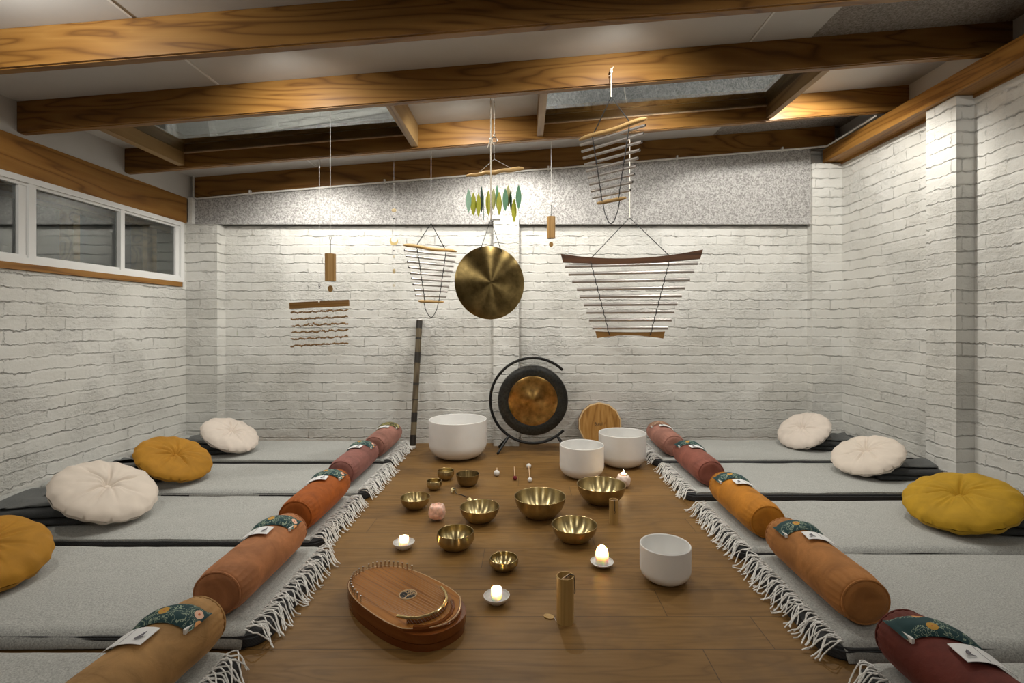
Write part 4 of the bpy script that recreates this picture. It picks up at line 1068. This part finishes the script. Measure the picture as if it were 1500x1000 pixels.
gr = MB().lathe([(.2, .0), (RG*.74, .004), (RG*.93, .002), (RG*.985, -.004), (RG, -.014), (RG, -.045), (RG*.975, -.05), (RG*.975, -.014), (RG*.92, -.006), (.2, -.008)], 96)
o = gr.build('black_rim', M['gong_black'], t); o.location = (0, -.012, zc_); o.rotation_euler = (PI/2, 0, 0)
o = MB().lathe([(.072, .008), (.10, .004), (.17, .004), (.19, .007), (.2005, .004), (.2005, -.004), (.06, -.002)], 96).build('bronze_face', M['gong_face'], t); o.location = (0, -.0125, zc_); o.rotation_euler = (PI/2, 0, 0)
o = MB().lathe([(0, .014), (.03, .013), (.06, .010), (.0725, .0075), (.0725, .001), (0, .001)], 64).build('centre_boss', M['gong_face'], t); o.location = (0, -.0125, zc_); o.rotation_euler = (PI/2, 0, 0)
xa = rs*.33; za = zc_+math.sqrt(rs*rs-xa*xa)
MB().tube([(-RG*.42, -.02, zc_+RG*.86), (-xa, -.013, za-.02), (xa, -.013, za-.02), (RG*.42, -.02, zc_+RG*.86)], .0022, 6).tube([(-xa, 0, za+.013), (-xa, -.013, za-.02)], .003, 6).tube([(xa, 0, za+.013), (xa, -.013, za-.02)], .003, 6).build('hanging_cord', M['cord_black'], t)

# ------------------------------------------------------------------ frame drum leaning on the wall
dr = .182; dx = (878-CX)/FOC*4.25; dz = at(878, 623, 4.25).z
tl = .14
t = thing('wooden_drum', 'round many sided bamboo drum leaning on the back wall behind two crystal bowls', 'drum', (dx, 4.22, dr+.006), (-tl, 0, 0))
N = 14; P = [(dr*math.cos(2*PI*(k+.5)/N), dr*math.sin(2*PI*(k+.5)/N)) for k in range(N)]
MB().prism_y(P, .0, .065).build('drum_shell', M['drum_hide'], t, False)
Pi = [(x*.95, z*.95) for x, z in P]
b = MB()
va = [b.b.verts.new((x*1.01, -.004, z*1.01)) for x, z in P]; vb = [b.b.verts.new((x*.95, -.006, z*.95)) for x, z in P]; vc = [b.b.verts.new((x*1.01, .001, z*1.01)) for x, z in P]
for k in range(N):
    j = (k+1) % N; b.b.faces.new((va[k], va[j], vb[j], vb[k])); b.b.faces.new((va[k], vc[k], vc[j], va[j]))
b.build('drum_rim', M['drum_rim'], t, False)
MB().prism_y(Pi, -.0062, -.001).build('drum_face', M['drum'], t, False)
fc_ = bpy.data.curves.new('lettering', 'FONT'); fc_.body = 'Bulul'; fc_.size = .035; fc_.extrude = .0004; fc_.align_x = 'LEFT'
to = bpy.data.objects.new('tmp', fc_); C.objects.link(to)
dg = bpy.context.evaluated_depsgraph_get(); me = bpy.data.meshes.new_from_object(to.evaluated_get(dg))
bpy.data.objects.remove(to)
me.materials.clear(); me.materials.append(M['did_black'])
o = bpy.data.objects.new('lettering', me); C.objects.link(o); o.parent = t; o.location = (-.048, -.0068, -.008); o.rotation_euler = (PI/2, 0, 0)

# ------------------------------------------------------------------ painted stick
p0 = fl(604.5, 657); p1 = Vector(((614.5-CX)/FOC*4.295, 4.298, 1.083))
p0 = Vector((p0.x, p0.y, .014)); ax = (p1-p0); Ls = ax.length
t = thing('painted_rain_stick', 'tall dark stick with carved zigzag bands leaning on the back wall', 'rain stick', p0, ax.to_track_quat('Z', 'Y').to_euler())
RS = .0245
MB().lathe([(0, 0), (RS, 0), (RS, Ls-.014), (0, Ls-.014)], 28).build('stick', M['did_wood'], t)
for a, b_ in ((.02, .10), (.205, .285), (.385, .395), (.51, .53), (.70, .79), (.90, .915), (.995, 1.06)):
    MB().lathe([(RS, a*Ls/1.08), (RS+.0012, a*Ls/1.08), (RS+.0012, b_*Ls/1.08), (RS, b_*Ls/1.08)], 28).build('black_band', M['did_black'], t)
def patch(b, uv, r):
    vs = [b.b.verts.new((r*math.sin(u), -r*math.cos(u), z)) for u, z in uv]; b.b.faces.new(vs)
def zig(z0, z1):
    b = MB(); n = 8
    for (ua, ub, va, vb) in ((-.9, -.35, z0, z1*.6+z0*.4), (-.1, .35, z0*.4+z1*.6, z1), (.4, .9, z0*.7+z1*.3, z1*.9+z0*.1), (-1.3, -1.0, z0, z1)):
        patch(b, [(ua, va), (ub, va+.03), (ub+.15, vb), (ua+.15, vb-.03)], RS+.0008)
    b.build('painted_zigzag', M['did_black'], t, False)
for a, b_ in ((.11, .20), (.295, .38), (.535, .69), (.80, .895), (.92, .99)): zig(a*Ls/1.08, b_*Ls/1.08)
b = MB()
for a, b_ in ((.12, .19), (.55, .68), (.93, .98)): patch(b, [(-.2, a*Ls/1.08), (-.12, a*Ls/1.08), (.12, b_*Ls/1.08), (.04, b_*Ls/1.08)], RS+.0014)
b.build('cream_line', M['did_cream'], t, False)
MB().lathe([(0, -.012), (RS*.9, -.012), (RS*1.08, -.004), (RS*1.08, .008), (RS, .012), (0, .012)], 24).build('end_cap', M['ceramic'], t)
MB().lathe([(0, 0), (RS*.95, 0), (RS*.9, .01), (0, .012)], 24, (0, 0, Ls-.014)).build('top_cap', M['ceramic'], t)

# ------------------------------------------------------------------ mallets and tingsha
def mallet(label, pa, pb, ra, rb_, ma, mb_=None):
    A = fl(*pa); B = fl(*pb); A.z = ra; B.z = rb_ if mb_ else .004
    t = thing('mallet', label, 'mallet', (A.x, A.y, 0), (0, 0, 0), 'small mallets on the floor')
    d = B-Vector((A.x, A.y, 0)); d0 = Vector((0, 0, ra))
    MB().tube([d0, d], .0036, 8).build('handle', M['dowel_light'], t)
    MB().ball(d0, ra).build('head', M[ma], t)
    if mb_: MB().ball(d, rb_).build('head', M[mb_], t)
mallet('single white ball mallet, leftmost of the three mallets', (727.5, 697), (728, 686), .0205, .004, 'mallet_white')
mallet('dark red headed mallet between two white ones', (754.3, 703), (753.3, 684.5), .0145, .004, 'mallet_red')
mallet('double ended mallet with a white ball on each end', (776.3, 706), (774.6, 686), .0155, .018, 'mallet_white', 'mallet_white')
pA = fl(664.5, 722); pB = fl(688, 731)
t = thing('hand_cymbals', 'pair of tiny hand cymbals joined by a dark cord', 'cymbals', (pA.x, pA.y, 0), (0, 0, 0))
d = pB-pA
cyp = [(0, .012), (.006, .0115), (.010, .006), (.020, .001), (.021, .0), (.018, .0005), (0, .006)]
o = MB().lathe(cyp, 32).build('cymbal', M['brass_in'], t); o.location = (0, 0, .0155); o.rotation_euler = (.9, .25, .5)
o = MB().lathe(cyp, 32).build('cymbal', M['brass_in'], t); o.location = (d.x, d.y, .001)
MB().tube([(-.02, .03, .02), (0, 0, .03), (.02, -.03, .006), (.05, -.035, .003), (d.x*.7, d.y*.6, .003), (d.x, d.y, .012)], .0022, 6).tube([(-.012, .034, .018), (.004, .004, .03)], .0024, 6).build('cord', M['cord_black'], t)

# ------------------------------------------------------------------ lyre
lc = Vector((-.43, 1.785, 0))
t = thing('lyre', 'reddish brown oval wooden lyre with brass bridge rod and tree rosette', 'lyre', lc, (0, 0, math.atan2(-.65, .76)))
def egg(th, k=1., s_=1.):
    e = 2/2.5; c, sn = math.cos(th), math.sin(th)
    x = -.018+.268*math.copysign(abs(c)**e, c); y = .142*math.copysign(abs(sn)**e, sn)
    y *= 1+.05*(x/.288)
    return (x*s_, y*s_+.010)
NP = 96
def clipx(p, lim, rad):
    # cut the tail end off along an arc parallel to the bridge
    x, y = p; m_ = lim-rad*(y-.01)**2
    return (min(x, m_), y)
full = [egg(2*PI*k/NP) for k in range(NP)]
b = MB().prism([(x*.985, y*.98) for x, y in full], 0, .023); b.build('lower_body', M['lyre_side'], t)
b = MB().prism([(x*.965, y*.95) for x, y in full], .023, .027).build('side_groove', M['lyre_side'], t)
b = MB().prism(full, .027, .056)
bmesh.ops.bevel(b.b, geom=[e for e in b.b.edges if abs(e.verts[0].co.z-e.verts[1].co.z) < 1e-6], offset=.005, segments=2, affect='EDGES'); b.build('tail_ledge', M['lyre_side'], t)
up = [clipx(p, .238, 5.6) for p in full]
b = MB().prism(up, .056, .066)
bmesh.ops.bevel(b.b, geom=[e for e in b.b.edges if min(e.verts[0].co.z, e.verts[1].co.z) > .06], offset=.004, segments=2, affect='EDGES'); b.build('upper_body', M['lyre_side'], t)
MB().prism([clipx((x*.965, (y-.01)*.965+.01), .226, 5.6) for x, y in full], .066, .0668).build('soundboard', M['lyre'], t, False)
edge = [(x, y, .0662) for x, y in [(clipx((x*.982, (y-.01)*.98+.01), .232, 5.6)) for x, y in full]]
MB().tube(edge, .0016, 6, True).build('binding', M['lyre_edge'], t)
BA = [(.086, .108), (.128, .094), (.161, .070), (.184, .038), (.194, .001), (.190, -.033), (.176, -.064), (.148, -.088), (.114, -.1025)]
BA = [(x-.012, y) for x, y in BA]
MB().tube([(x, y, .0835) for x, y in BA], .0055, 10).build('bridge_rod', M['brass_rod'], t)
MB().tube([(x, y, .0725) for x, y in BA[1:-1]], .0062, 6).build('bridge_base', M['lyre_side'], t)
MB().tube([(x+.034, y*1.0, .066) for x, y in BA[1:-1]], .0075, 8).build('tail_piece', M['lyre_side'], t)
st = MB(); NPn = 24
def bridge(u):
    f_ = u*(len(BA)-1); i = min(int(f_), len(BA)-2); q = f_-i; return (BA[i][0]*(1-q)+BA[i+1][0]*q, BA[i][1]*(1-q)+BA[i+1][1]*q)
for k in range(NPn):
    th = math.radians(112+(258-112)*k/(NPn-1)); x, y = egg(th); x, y = x*.945, (y-.01)*.94+.01
    MB().tube([(x, y, .062), (x, y, .084)], .0026, 8).tube([(x, y, .084), (x, y, .090)], .0034, 6).build('tuning_pin', M['steel'], t)
    u = .06+.88*k/(NPn-1); bx, by = bridge(u)
    st.tube([(x, y, .072), (bx, by, .0893), (bx+.034, by*1.0, .074)], .00035, 3)
st.build('strings', M['string'], t)
ro = thing_ro = MB().lathe([(0, 0), (.031, 0), (.031, .0012), (0, .0012)], 48).build('rosette', M['hole'], t); ro.location = (-.002, .018, .0668)
rg = MB().tube([(.0305*math.cos(2*PI*k/48), .0305*math.sin(2*PI*k/48), .0014) for k in range(48)], .0022, 6, True)
rnd = random.Random(3)
def twig(p, a, ln, w_, d):
    q = (p[0]+math.cos(a)*ln, p[1]+math.sin(a)*ln)
    if math.hypot(*q) > .029: return
    rg.tube([(p[0], p[1], .0014), (q[0], q[1], .0014)], w_, 5)
    if d: 
        for s_ in (-.55, .05, .6): twig(q, a+s_+rnd.uniform(-.15, .15), ln*.72, w_*.7, d-1)
twig((0.002, -.027), PI/2, .020, .0018, 4); twig((.002, -.020), -2.3, .010, .001, 0); twig((.002, -.020), -.9, .010, .001, 0)
rg.build('tree_inlay', M['lyre_edge'], ro); ro.rotation_euler = (0, 0, .35)
